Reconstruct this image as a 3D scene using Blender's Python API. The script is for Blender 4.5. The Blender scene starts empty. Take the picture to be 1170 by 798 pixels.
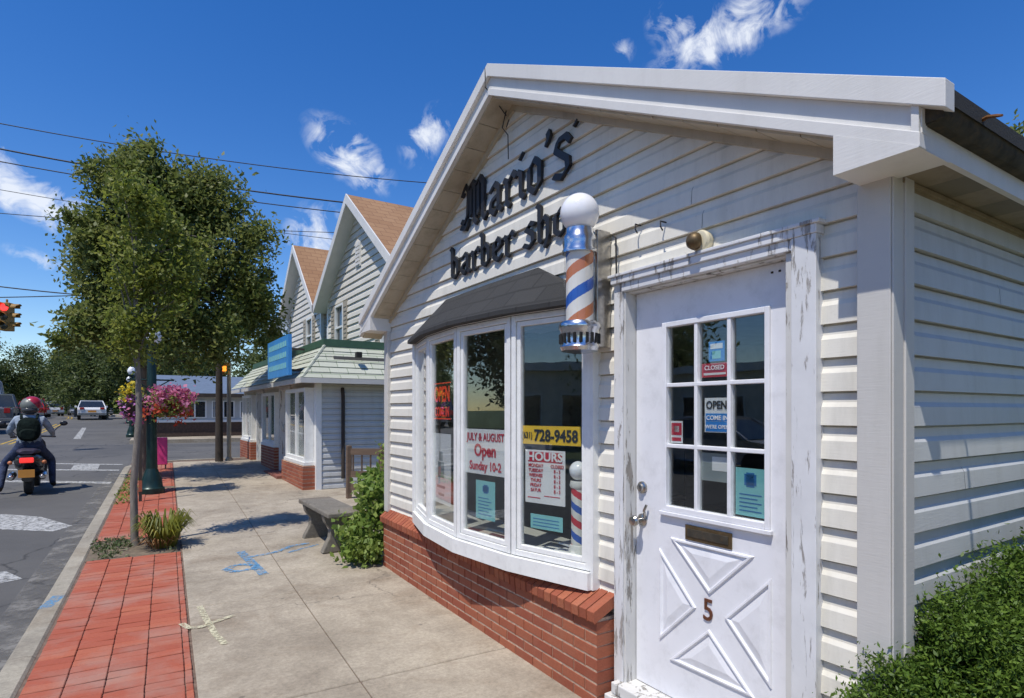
import bpy, math, random
import numpy as np
from mathutils import Vector, Matrix
R = math.radians
random.seed(7)
scn = bpy.context.scene
COL = scn.collection

# ------------------------------------------------------------------ camera, sky, sun, exposure
YAW = R(30.3355)
cam_d = bpy.data.cameras.new('camera'); cam = bpy.data.objects.new('camera', cam_d); COL.objects.link(cam)
cam.location = (0, 0, 1.58); cam.rotation_euler = (R(90), 0, -YAW)
cam_d.sensor_width = 36; cam_d.lens = 675 / 1170 * 36; cam_d.shift_y = 70 / 1170
cam_d.clip_start = .05; cam_d.clip_end = 3000
scn.camera = cam
scn.view_settings.view_transform = 'Standard'; scn.view_settings.look = 'None'
scn.view_settings.gamma = 1; scn.view_settings.use_curve_mapping = False
scn.view_settings.exposure = 0.12

SUN_EL = R(63.3); SAZ = R(27)          # light travels towards (+cos, +sin) of SAZ on the ground
sd = bpy.data.lights.new('sun', 'SUN'); sun = bpy.data.objects.new('sun', sd); COL.objects.link(sun)
sd.energy = 4.0; sd.angle = R(.55); sd.color = (1, .955, .88)
to_sun = Vector((-math.cos(SAZ) * math.cos(SUN_EL), -math.sin(SAZ) * math.cos(SUN_EL), math.sin(SUN_EL)))
sun.rotation_euler = to_sun.to_track_quat('Z', 'Y').to_euler()
sun.location = (-10, -5, 30)

world = bpy.data.worlds.new('World'); scn.world = world; world.use_nodes = True
nt = world.node_tree; nt.nodes.clear()
def WN(t, **k):
    n = nt.nodes.new(t)
    for a, b in k.items(): setattr(n, a, b)
    return n
def wm(op, a, b=None, c=None, clamp=False):
    n = WN('ShaderNodeMath', operation=op, use_clamp=clamp)
    for i, v in enumerate((a, b, c)):
        if v is None: continue
        if isinstance(v, (int, float)): n.inputs[i].default_value = v
        else: nt.links.new(v, n.inputs[i])
    return n.outputs[0]
sky = WN('ShaderNodeTexSky', sky_type='NISHITA', sun_disc=False)
sky.sun_elevation = SUN_EL
sky.sun_rotation = math.atan2(to_sun.x, to_sun.y)
sky.air_density = 1.0; sky.dust_density = .05; sky.ozone_density = 3.0; sky.altitude = 0
bg = WN('ShaderNodeBackground'); bg.inputs[1].default_value = .125
out = WN('ShaderNodeOutputWorld')
hs = WN('ShaderNodeHueSaturation'); hs.inputs['Saturation'].default_value = 1.35; hs.inputs['Value'].default_value = 1.14; hs.inputs['Hue'].default_value = .512
nt.links.new(sky.outputs[0], hs.inputs['Color'])
tc = WN('ShaderNodeTexCoord')
nz = WN('ShaderNodeTexNoise'); nz.inputs['Scale'].default_value = 20; nz.inputs['Detail'].default_value = 9
nz.inputs['Roughness'].default_value = .62; nz.inputs['Distortion'].default_value = .9
nt.links.new(tc.outputs['Generated'], nz.inputs['Vector'])
nz2 = WN('ShaderNodeTexNoise'); nz2.inputs['Scale'].default_value = 42; nz2.inputs['Detail'].default_value = 6
nt.links.new(tc.outputs['Generated'], nz2.inputs['Vector'])
total = None
# (direction, half width, half height, tilt, density): the clouds that hang over the street
for (d, a, b, tilt, den) in [((.239,.892,.384), .085, .044, -.6, 1.0), ((.341,.842,.418), .060, .034, .9, .8), ((.66,.548,.515), .12, .042, .25, .95),
        ((.61,.588,.531), .05, .035, -.2, .70), ((-.155,.95,.272), .15, .034, -.35, 1.25), ((-.175,.937,.308), .05, .025, -.5, .9),
        ((.201,.94,.276), .055, .05, .5, .95), ((-.138,.972,.193), .05, .014, -.3, .75), ((.561,.649,.514), .022, .022, .6, .55),
        ((-.7,.5,.5), .4, .13, .2, 1.1), ((-.6,-.5,.4), .5, .14, .1, 1.1), ((-.9,.1,.3), .4, .09, 0, 1.2), ((.2,-.9,.4), .4, .14, 0, 1.1)]:
    d = Vector(d).normalized(); ax = d.cross(Vector((0, 0, 1))).normalized(); up = ax.cross(d)
    u = ax * math.cos(tilt) + up * math.sin(tilt); v = -ax * math.sin(tilt) + up * math.cos(tilt)
    sub = WN('ShaderNodeVectorMath', operation='SUBTRACT'); nt.links.new(tc.outputs['Generated'], sub.inputs[0]); sub.inputs[1].default_value = d
    du = WN('ShaderNodeVectorMath', operation='DOT_PRODUCT'); nt.links.new(sub.outputs[0], du.inputs[0]); du.inputs[1].default_value = u / a
    dv = WN('ShaderNodeVectorMath', operation='DOT_PRODUCT'); nt.links.new(sub.outputs[0], dv.inputs[0]); dv.inputs[1].default_value = v / b
    dw = WN('ShaderNodeVectorMath', operation='DOT_PRODUCT'); nt.links.new(sub.outputs[0], dw.inputs[0]); dw.inputs[1].default_value = d / .6
    r2 = wm('ADD', wm('ADD', wm('POWER', du.outputs['Value'], 2), wm('POWER', dv.outputs['Value'], 2)), wm('POWER', dw.outputs['Value'], 2))
    m = wm('MULTIPLY', wm('SUBTRACT', 1, wm('SQRT', r2), clamp=True), den)
    total = m if total is None else wm('MAXIMUM', total, m)
n1 = wm('MULTIPLY_ADD', nz.outputs[0], 2.6, -1.3)
n2 = wm('MULTIPLY_ADD', nz2.outputs[0], 1.3, -.65)
cl = wm('MULTIPLY', wm('MULTIPLY', wm('ADD', wm('ADD', wm('MULTIPLY', total, 1.1), wm('MULTIPLY', n1, 1.9)), wm('MULTIPLY', n2, 1.4)), .78, clamp=True), wm('MULTIPLY', total, 2.2, clamp=True), clamp=True)
mx = WN('ShaderNodeMix', data_type='RGBA'); mx.inputs['B'].default_value = (6.9, 7.2, 7.7, 1)
nt.links.new(wm('MULTIPLY', cl, .85), mx.inputs['Factor']); nt.links.new(hs.outputs[0], mx.inputs['A'])
nt.links.new(mx.outputs['Result'], bg.inputs[0]); nt.links.new(bg.outputs[0], out.inputs[0])

# ------------------------------------------------------------------ frames and ground profile
ROT = R(2.584); DD = 2.268
def B2W(lx, ly, z=0):      # building frame: lx into the buildings, ly along the facades
    c, s = math.cos(ROT), math.sin(ROT); x = lx + DD
    return Vector((x * c - ly * s, x * s + ly * c, z))
def gz(Y):
    if Y < 4: return 0.
    if Y < 7: return .02 * (Y - 4) ** 2 / 6
    if Y < 55: return .03 + .02 * (Y - 7)
    return .99
def roadx(Y): return -5.2 - .00115 * max(0, Y - 20) ** 2 if Y < 120 else -16.7 - .23 * (Y - 120)

# ------------------------------------------------------------------ materials
def lin(c):
    if isinstance(c, str):
        c = [int(c[i:i + 2], 16) / 255 for i in (0, 2, 4)]
        return tuple(v / 12.92 if v <= .04045 else ((v + .055) / 1.055) ** 2.4 for v in c) + (1,)
    return tuple(c) + (1,) if len(c) == 3 else c
class Nd:
    def __init__(s, name):
        s.m = bpy.data.materials.new(name); s.m.use_nodes = True; s.t = s.m.node_tree
        s.b = s.t.nodes['Principled BSDF']; s.o = s.t.nodes['Material Output']
        s.tc = s.t.nodes.new('ShaderNodeTexCoord')
    def n(s, t, **k):
        x = s.t.nodes.new(t)
        for a, b in k.items(): setattr(x, a, b)
        return x
    def l(s, a, b): s.t.links.new(a, b)
    def noise(s, scale, detail=4, rough=.5, vec=None, stretch=None, dist=0):
        x = s.n('ShaderNodeTexNoise'); x.inputs['Scale'].default_value = scale; x.inputs['Detail'].default_value = detail
        x.inputs['Roughness'].default_value = rough; x.inputs['Distortion'].default_value = dist
        v = vec or s.tc.outputs['Object']
        if stretch:
            mp = s.n('ShaderNodeMapping'); mp.inputs['Scale'].default_value = stretch; s.l(v, mp.inputs['Vector']); v = mp.outputs[0]
        s.l(v, x.inputs['Vector']); return x.outputs[0]
    def ramp(s, fac, pts):
        x = s.n('ShaderNodeValToRGB'); e = x.color_ramp.elements
        while len(e) < len(pts): e.new(.5)
        for i, (p, c) in enumerate(pts): e[i].position = p; e[i].color = lin(c) if not isinstance(c, (int, float)) else (c, c, c, 1)
        s.l(fac, x.inputs[0]); return x.outputs[0]
    def mix(s, fac, a, b, mode='MIX'):
        x = s.n('ShaderNodeMix', data_type='RGBA', blend_type=mode)
        for i, v in (('Factor', fac), ('A', a), ('B', b)):
            if isinstance(v, (int, float)): x.inputs[i].default_value = v
            elif isinstance(v, (tuple, str, list)): x.inputs[i].default_value = lin(v)
            else: s.l(v, x.inputs[i])
        return x.outputs['Result']
    def math(s, op, a, b=0., clamp=False):
        x = s.n('ShaderNodeMath', operation=op, use_clamp=clamp)
        for i, v in enumerate((a, b)):
            if isinstance(v, (int, float)): x.inputs[i].default_value = v
            else: s.l(v, x.inputs[i])
        return x.outputs[0]
    def color(s, c): s.l(c, s.b.inputs['Base Color'])
    def bump(s, h, dist=.002, strength=1):
        x = s.n('ShaderNodeBump'); x.inputs['Distance'].default_value = dist; x.inputs['Strength'].default_value = strength
        s.l(h, x.inputs['Height']); s.l(x.outputs[0], s.b.inputs['Normal'])
def basic(name, c, rough=.6, metal=0, var=.12, scale=6, dirt=None, dirt_amt=.35, bump=0, bscale=60, spec=.5, emit=None, stretch=None):
    k = Nd(name); c = lin(c)
    f = k.noise(scale, 6, .6, stretch=stretch)
    a = tuple(max(0, v * (1 - var)) for v in c[:3]); b = tuple(min(1, v * (1 + var)) for v in c[:3])
    col = k.ramp(f, [(.3, a), (.7, b)])
    if dirt:
        d = k.ramp(k.noise(scale * 2.7, 9, .7, stretch=stretch), [(.5, 0), (.78, 1)])
        col = k.mix(k.math('MULTIPLY', d, dirt_amt), col, lin(dirt))
    k.color(col); k.b.inputs['Roughness'].default_value = rough; k.b.inputs['Metallic'].default_value = metal
    k.b.inputs['Specular IOR Level'].default_value = spec
    if bump: k.bump(k.noise(bscale, 5, .6), bump)
    if emit: k.b.inputs['Emission Color'].default_value = lin(emit[0]); k.b.inputs['Emission Strength'].default_value = emit[1]
    return k.m

def peel(name, paint, under, lo, hi, stretch=(1, 1, .25), scale=14):
    k = Nd(name)
    n = k.noise(scale, 10, .72, stretch=stretch, dist=.4)
    m = k.ramp(n, [(lo, 0), (hi, 1)])
    base = k.ramp(k.noise(5, 6, .6), [(.3, tuple(v * .86 for v in lin(paint)[:3])), (.7, lin(paint)[:3])])
    un = k.ramp(k.noise(60, 6, .7, stretch=(1, 1, .12)), [(.3, tuple(v * .55 for v in lin(under)[:3])), (.7, lin(under)[:3])])
    k.color(k.mix(m, base, un)); k.b.inputs['Roughness'].default_value = .55
    k.bump(k.math('SUBTRACT', 1, m), .0016); return k.m

def vinyl(name, c, dirt='8b8776', streak=.22):
    k = Nd(name); c = lin(c)[:3]
    col = k.ramp(k.noise(1.3, 6, .6), [(.3, tuple(v * .9 for v in c)), (.7, c)])
    s1 = k.ramp(k.noise(7, 8, .7, stretch=(1, 1, .18)), [(.48, 0), (.8, 1)])
    s2 = k.ramp(k.noise(38, 6, .8), [(.60, 0), (.74, 1)])
    col = k.mix(k.math('MULTIPLY', s1, streak), col, lin(dirt)); col = k.mix(k.math('MULTIPLY', s2, streak * .8), col, lin(dirt))
    k.color(col); k.b.inputs['Roughness'].default_value = .48; k.b.inputs['Specular IOR Level'].default_value = .35
    k.bump(k.noise(160, 4, .6, stretch=(.1, .1, 1)), .0006); return k.m

def leafm(name, dark, mid, light, trans=.35):
    k = Nd(name)
    g = k.n('ShaderNodeNewGeometry')
    c = k.ramp(g.outputs['Random Per Island'], [(0, dark), (.55, mid), (1, light)])
    clump = k.ramp(k.noise(1.6, 3, .5), [(.35, 0), (.65, 1)])
    c = k.mix(k.math('MULTIPLY', clump, .45), c, lin(light))
    k.color(c); k.b.inputs['Roughness'].default_value = .5; k.b.inputs['Specular IOR Level'].default_value = .35
    t = k.n('ShaderNodeBsdfTranslucent'); k.l(c, t.inputs[0])
    ms = k.n('ShaderNodeMixShader'); ms.inputs[0].default_value = trans
    k.l(k.b.outputs[0], ms.inputs[1]); k.l(t.outputs[0], ms.inputs[2]); k.l(ms.outputs[0], k.o.inputs[0]); return k.m

def island(name, cols, rough=.85, bump=.002, dirt=None, dirt_amt=.3, bscale=90, big=2.0):
    k = Nd(name); g = k.n('ShaderNodeNewGeometry')
    n = len(cols); c = k.ramp(g.outputs['Random Per Island'], [(i / (n - 1), col) for i, col in enumerate(cols)])
    f = k.ramp(k.noise(60, 9, .8), [(.38, 0), (.66, 1)]); c = k.mix(k.math('MULTIPLY', f, .30), c, tuple(v * .45 for v in lin(cols[0])[:3]))
    if dirt:
        d = k.ramp(k.noise(big, 8, .65), [(.46, 0), (.72, 1)]); c = k.mix(k.math('MULTIPLY', d, dirt_amt), c, lin(dirt))
    k.color(c); k.b.inputs['Roughness'].default_value = rough; k.bump(k.noise(bscale, 7, .7), bump); return k.m

def glassm(name, tint=(.95, .97, .96), refl=1.55):
    k = Nd(name)
    tr = k.n('ShaderNodeBsdfTransparent'); tr.inputs[0].default_value = lin(tint)
    gl = k.n('ShaderNodeBsdfGlossy'); gl.inputs['Roughness'].default_value = .01; gl.inputs['Color'].default_value = (1, 1, 1, 1)
    fr = k.n('ShaderNodeFresnel'); gg = k.n('ShaderNodeNewGeometry'); k.l(k.math('ADD', 1.52, k.math('MULTIPLY', gg.outputs['Backfacing'], 1 / 1.52 - 1.52)), fr.inputs[0])
    b = k.n('ShaderNodeBump'); b.inputs['Distance'].default_value = .0015; b.inputs['Strength'].default_value = .5
    k.l(k.noise(2.2, 2, .5), b.inputs['Height']); k.l(b.outputs[0], gl.inputs['Normal'])
    ms = k.n('ShaderNodeMixShader'); k.l(k.math('MULTIPLY', fr.outputs[0], refl, True), ms.inputs[0])
    k.l(tr.outputs[0], ms.inputs[1]); k.l(gl.outputs[0], ms.inputs[2]); k.l(ms.outputs[0], k.o.inputs[0]); return k.m

def shingle(name, c1, c2, c3, sx=3.2, sy=8, axes=(0, 1)):
    k = Nd(name)
    br = k.n('ShaderNodeTexBrick'); br.inputs['Scale'].default_value = 1; br.offset = .5
    br.inputs['Brick Width'].default_value = 1 / sx; br.inputs['Row Height'].default_value = 1 / sy
    br.inputs['Mortar Size'].default_value = .008; br.inputs['Bias'].default_value = 0
    for i, c in (('Color1', c1), ('Color2', c2), ('Mortar', c3)): br.inputs[i].default_value = lin(c)
    sep = k.n('ShaderNodeSeparateXYZ'); k.l(k.tc.outputs['Object'], sep.inputs[0])
    cb = k.n('ShaderNodeCombineXYZ'); k.l(sep.outputs[axes[0]], cb.inputs[0]); k.l(sep.outputs[axes[1]], cb.inputs[1]); k.l(cb.outputs[0], br.inputs['Vector'])
    c = k.mix(k.math('MULTIPLY', k.noise(30, 8, .7), .5), br.outputs['Color'], lin(c3))
    k.color(c); k.b.inputs['Roughness'].default_value = .9; k.bump(k.noise(120, 5, .7), .003); return k.m

def asphaltm():
    k = Nd('asphalt')
    c = k.ramp(k.noise(.35, 8, .65), [(.3, (.068, .067, .064)), (.7, (.125, .120, .110))])
    w = k.ramp(k.noise(140, 5, .8), [(.45, 0), (.75, 1)]); c = k.mix(k.math('MULTIPLY', w, .3), c, (.22, .21, .2))
    cr = k.n('ShaderNodeTexVoronoi', feature='DISTANCE_TO_EDGE'); cr.inputs['Scale'].default_value = .42
    nv = k.n('ShaderNodeVectorMath', operation='ADD'); k.l(k.tc.outputs['Object'], nv.inputs[0])
    nn = k.n('ShaderNodeTexNoise'); nn.inputs['Scale'].default_value = 1.5; nn.inputs['Detail'].default_value = 6; k.l(k.tc.outputs['Object'], nn.inputs['Vector'])
    k.l(nn.outputs['Color'], nv.inputs[1]); k.l(nv.outputs[0], cr.inputs['Vector'])
    ck = k.ramp(cr.outputs['Distance'], [(0, 1), (.012, 0)]); c = k.mix(k.math('MULTIPLY', ck, .7), c, (.02, .02, .02))
    k.color(c); k.b.inputs['Roughness'].default_value = .85; k.bump(k.noise(180, 4, .8), .004); return k.m

def concretem(name, a, b, joints=True, stain='6f5a41'):
    k = Nd(name)
    c = k.ramp(k.noise(.9, 10, .74), [(.36, a), (.6, b)])
    cr = k.n('ShaderNodeTexVoronoi', feature='DISTANCE_TO_EDGE'); cr.inputs['Scale'].default_value = .33
    nv = k.n('ShaderNodeVectorMath', operation='ADD'); k.l(k.tc.outputs['Object'], nv.inputs[0])
    nn = k.n('ShaderNodeTexNoise'); nn.inputs['Scale'].default_value = 2.1; nn.inputs['Detail'].default_value = 8; k.l(k.tc.outputs['Object'], nn.inputs['Vector'])
    k.l(nn.outputs['Color'], nv.inputs[1]); k.l(nv.outputs[0], cr.inputs['Vector'])
    ck = k.ramp(cr.outputs['Distance'], [(0, 1), (.0035, 0)]); c = k.mix(k.math('MULTIPLY', ck, .6), c, (.06, .05, .04))
    gm = k.n('ShaderNodeTexVoronoi'); gm.inputs['Scale'].default_value = 3.1; k.l(k.tc.outputs['Object'], gm.inputs['Vector'])
    gk = k.ramp(gm.outputs['Distance'], [(.045, 1), (.06, 0)]); c = k.mix(k.math('MULTIPLY', gk, .5), c, (.09, .08, .07))
    st = k.ramp(k.noise(1.7, 7, .6, dist=.8), [(.52, 0), (.74, 1)]); c = k.mix(k.math('MULTIPLY', st, .5), c, lin(stain))
    sp = k.ramp(k.noise(55, 6, .75), [(.56, 0), (.72, 1)]); c = k.mix(k.math('MULTIPLY', sp, .35), c, (.10, .085, .065))
    gr = k.ramp(k.noise(34, 9, .85), [(.40, (.72, .72, .72)), (.62, (1.18, 1.18, 1.18))]); c = k.mix(.8, c, gr, 'MULTIPLY')
    dk = k.ramp(k.noise(4.5, 10, .8), [(.56, 0), (.68, 1)]); c = k.mix(k.math('MULTIPLY', dk, .22), c, (.13, .12, .10))
    k.color(c); k.b.inputs['Roughness'].default_value = .9; k.bump(k.noise(110, 7, .75), .003); return k.m

def paintm(name, c, lo=.40, hi=.55, scale=9):     # worn paint with holes where the ground shows
    k = Nd(name); k.b.inputs['Base Color'].default_value = lin(c); k.b.inputs['Roughness'].default_value = .8
    m = k.ramp(k.noise(scale, 9, .75), [(lo, 0), (hi, 1)])
    tr = k.n('ShaderNodeBsdfTransparent'); ms = k.n('ShaderNodeMixShader')
    k.l(m, ms.inputs[0]); k.l(tr.outputs[0], ms.inputs[1]); k.l(k.b.outputs[0], ms.inputs[2]); k.l(ms.outputs[0], k.o.inputs[0]); return k.m

M = dict(
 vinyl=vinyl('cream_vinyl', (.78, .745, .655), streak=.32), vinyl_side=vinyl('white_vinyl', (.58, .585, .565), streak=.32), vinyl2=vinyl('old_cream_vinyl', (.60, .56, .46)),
 vinyl3=vinyl('house_siding', (.76, .72, .63)), trim=vinyl('white_trim', (.74, .72, .68), streak=.16), metal_trim=vinyl('metal_trim', (.60, .58, .54), streak=.2),
 soffit=vinyl('cream_soffit', (.52, .45, .33), dirt='6b5a3c', streak=.5), soffit2=vinyl('darkened_soffit', (.30, .24, .16), dirt='4a3c24', streak=.6), soffit3=vinyl('darkened_soffit_deep', (.20, .165, .11), dirt='3a3020', streak=.6),  # eave soffit browns painted darker to offset bounced light, plus stain streaks
 peel=peel('peeling_white_paint', (.74, .74, .74), (.42, .39, .36), .56, .61, (1, 1, .16), scale=21), peel2=peel('flaking_jamb_paint', (.66, .65, .62), (.34, .31, .27), .56, .60, (1, 1, .16), scale=19),
 doorp=basic('door_paint', (.78, .78, .80), .38, var=.05, scale=3, dirt='7a7874', dirt_amt=.25), white=basic('window_white', (.80, .80, .77), .4, var=.05, dirt='77736a', dirt_amt=.2),
 dark=basic('dark_gap', (.012, .012, .012), .9), letter=basic('black_letter', (.018, .018, .02), .5, var=.3), brass=basic('aged_brass', (.13, .09, .045), .5, .6, var=.3, scale=40),
 nickel=basic('worn_nickel', (.42, .40, .37), .28, 1, var=.2, scale=40), chrome=basic('chrome', (.62, .63, .65), .22, 1, var=.15, scale=20),
 globe=basic('milk_glass', (.82, .82, .84), .12, var=.03), glass=glassm('window_glass'), cyl=glassm('cylinder_glass', (.98, .98, .98), .7),
 glass_dark=basic('dark_glass', (.02, .024, .028), .05, var=.2, spec=.8),
 brickm=island('brick_red', [(.25, .060, .030), (.35, .095, .045), (.41, .13, .062), (.30, .072, .037), (.37, .11, .052)], dirt=(.36, .20, .13), dirt_amt=.25, big=5),
 paver=island('paver_red', [(.36, .085, .045), (.42, .105, .055), (.39, .092, .048), (.45, .13, .068), (.38, .09, .048)], dirt=(.36, .25, .20), dirt_amt=.7, big=1.6, bscale=120),
 mortar=basic('mortar', (.46, .33, .24), .95, var=.3, scale=30, bump=.002), sand=basic('joint_sand', (.16, .11, .08), .95, var=.4, scale=20),
 asphalt=asphaltm(), walk=concretem('sidewalk_concrete', (.265, .222, .165), (.45, .388, .295)), curb=concretem('curb_concrete', (.26, .23, .18), (.40, .36, .28)),
 dirt=basic('soil', (.16, .125, .085), .95, var=.4, scale=12, bump=.01, bscale=40), grassg=basic('lawn', (.07, .10, .03), .95, var=.4, scale=3),
 whitepaint=paintm('road_white', (.46, .46, .44), .36, .56, 16), yellowpaint=paintm('road_yellow', (.52, .34, .05), .38, .5), bluepaint=paintm('spray_blue', (.10, .30, .52), .42, .62, 26),
 creampaint=paintm('spray_cream', (.60, .56, .38), .40, .58, 38),
 roofblk=shingle('black_shingle', (.032, .032, .032), (.045, .045, .045), (.022, .022, .022), 4, 9, (1, 2)), roofbrn=shingle('brown_shingle', (.30, .16, .075), (.38, .22, .11), (.20, .10, .05), 3.2, 7, (0, 2)),
 mansard=shingle('pale_green_shingle', (.50, .50, .41), (.58, .58, .49), (.24, .28, .19), 3.0, 7.5, (1, 2)), mansard_s=shingle('pale_green_shingle_side', (.50, .50, .41), (.58, .58, .49), (.24, .28, .19), 3.0, 7.5, (0, 2)),
 green=basic('green_fascia', (.05, .11, .06), .6), postgreen=basic('dark_green_iron', (.012, .035, .03), .35, .3, var=.3),
 gutter=basic('rusty_gutter', (.05, .042, .03), .8, .2, var=.6, scale=14, dirt='6b5330', dirt_amt=.6),
 bark=basic('bark', (.14, .115, .09), .95, var=.4, scale=18, bump=.01, bscale=30, stretch=(1, 1, .2)), barkgrey=basic('smooth_grey_bark', (.20, .175, .145), .9, var=.35, scale=20, bump=.004, stretch=(1, 1, .3)),
 pole=basic('weathered_pole', (.19, .16, .13), .95, var=.3, scale=12, stretch=(1, 1, .1)), palepole=basic('pale_pole', (.38, .34, .27), .7, var=.15), darkpole=basic('dark_pole', (.045, .035, .028), .9, var=.3),
 leaf=leafm('leaf_dull', (.07, .11, .022), (.16, .21, .045), (.28, .29, .09), .5), leafy=leafm('leaf_bright', (.08, .12, .016), (.18, .235, .032), (.31, .33, .07), .5),
 leafs=leafm('leaf_shrub', (.10, .18, .03), (.21, .32, .06), (.36, .44, .12), .5), yew=leafm('leaf_yew', (.04, .085, .010), (.09, .165, .022), (.17, .26, .04), .35),
 leaff=leafm('leaf_far', (.04, .065, .018), (.08, .12, .032), (.15, .18, .06), .4), lily=leafm('leaf_lily', (.07, .10, .012), (.16, .19, .02), (.30, .28, .04), .4),
 weed=leafm('leaf_weed', (.05, .09, .03), (.10, .14, .05), (.18, .19, .09), .3), dry=leafm('leaf_dry', (.16, .07, .03), (.28, .13, .05), (.36, .2, .08), .3),
 pinkf=leafm('petal_pink', (.42, .06, .16), (.62, .14, .30), (.75, .32, .45), .4), redf=leafm('petal_red', (.45, .03, .02), (.6, .07, .03), (.6, .15, .06), .4),
 yelf=leafm('petal_yellow', (.6, .42, .01), (.7, .55, .03), (.75, .65, .1), .3), purf=leafm('petal_purple', (.3, .06, .3), (.45, .15, .45), (.6, .3, .6), .3),
 wood=basic('weathered_wood', (.14, .095, .065), .95, var=.3, scale=10, stretch=(.15, .15, 1)), bench=concretem('bench_concrete', (.14, .125, .10), (.24, .215, .175)),
 int_wall=basic('dim_wall', (.14, .13, .115), .9), room=basic('inside_wall', (.42, .42, .38), .8, var=.15), int_floor=basic('inside_floor', (.06, .055, .05), .5), shelf=basic('shelf_white', (.5, .49, .46), .6, var=.1),
 paper=basic('paper_white', (.72, .71, .70), .7, var=.04), teal=basic('paper_teal', (.22, .52, .52), .7, var=.06), tealdark=basic('print_blue', (.03, .16, .38), .7), greyprint=basic('grey_print', (.25, .28, .28), .7),
 redtxt=basic('print_red', (.50, .025, .05), .6), yellow=basic('sign_yellow', (.80, .50, .02), .5, var=.05), blk=basic('print_black', (.02, .02, .02), .6), blue=basic('print_blue_bright', (.03, .22, .58), .5),
 signblue=basic('sign_blue', (.06, .28, .62), .4, var=.1), redneon=basic('red_letters', (.62, .05, .02), .5, emit=((.9, .06, .02), .35)), cream=basic('cream_plastic', (.62, .56, .40), .45),
 pink=basic('pink_sheet', (.80, .06, .26), .5, var=.04), copper=basic('copper_numeral', (.14, .05, .025), .45, .3),
 s_orange=basic('stripe_orange', (.50, .17, .065), .5, var=.1), s_blue=basic('stripe_blue', (.02, .10, .42), .45), s_white=basic('stripe_white', (.72, .70, .64), .5), s_red=basic('stripe_red', (.55, .03, .05), .5),
 sig=basic('signal_yellow', (.30, .16, .03), .6, var=.2), redlamp=basic('lit_red_lens', (.8, .02, .02), .3, emit=((1, .03, .03), 3.0)), amberlamp=basic('lit_amber_hand', (.8, .25, .02), .3, emit=((1, .30, .03), 1.6)), lens=basic('dark_lens', (.03, .03, .02), .2),
 wire=basic('wire_black', (.02, .02, .022), .7), plate=basic('plate_orange', (.62, .26, .04), .5), tail=basic('lit_tail_light', (.75, .02, .02), .3, emit=((1, .05, .04), .7)), taild=basic('tail_lens', (.35, .01, .01), .25),
 tyre=basic('tyre', (.02, .02, .02), .85), rim=basic('rim', (.35, .35, .36), .35, .8), scoot=basic('scooter_paint', (.018, .018, .022), .25), seat=basic('scooter_seat', (.025, .02, .04), .6, var=.4, scale=15),
 jacket=basic('jacket_cloth', (.28, .33, .39), .9, var=.35, scale=12, bump=.03, bscale=9), jeans=basic('jeans', (.035, .05, .10), .9, var=.45, scale=15, bump=.03, bscale=10), skin=basic('skin', (.42, .25, .17), .6), shoe=basic('shoe', (.03, .025, .02), .7), pack=basic('backpack_cloth', (.008, .014, .012), .9, var=.5, spec=.1, bump=.02, bscale=14),
 helmet=basic('helmet_shell', (.05, .05, .05), .25), helmred=basic('helmet_red', (.36, .02, .05), .3), hay=basic('helmet_pale', (.16, .17, .15), .4),
 c_white=basic('car_white', (.72, .73, .74), .25, var=.03), c_black=basic('car_black', (.025, .027, .03), .22), c_red=basic('car_red', (.35, .02, .02), .25), c_grey=basic('car_grey', (.18, .19, .2), .25, .3), c_silver=basic('car_silver', (.45, .46, .47), .3, .4),
 blueroof=basic('slate_blue_roof', (.12, .16, .22), .7, var=.15), brownbase=basic('brown_base', (.085, .05, .035), .8, var=.3, scale=10), greenc=basic('green_tank', (.03, .10, .06), .5),
 face_red=island('red_brick_wall', [(.20, .06, .04), (.26, .09, .06)], dirt=(.3, .2, .15)),
)

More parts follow.
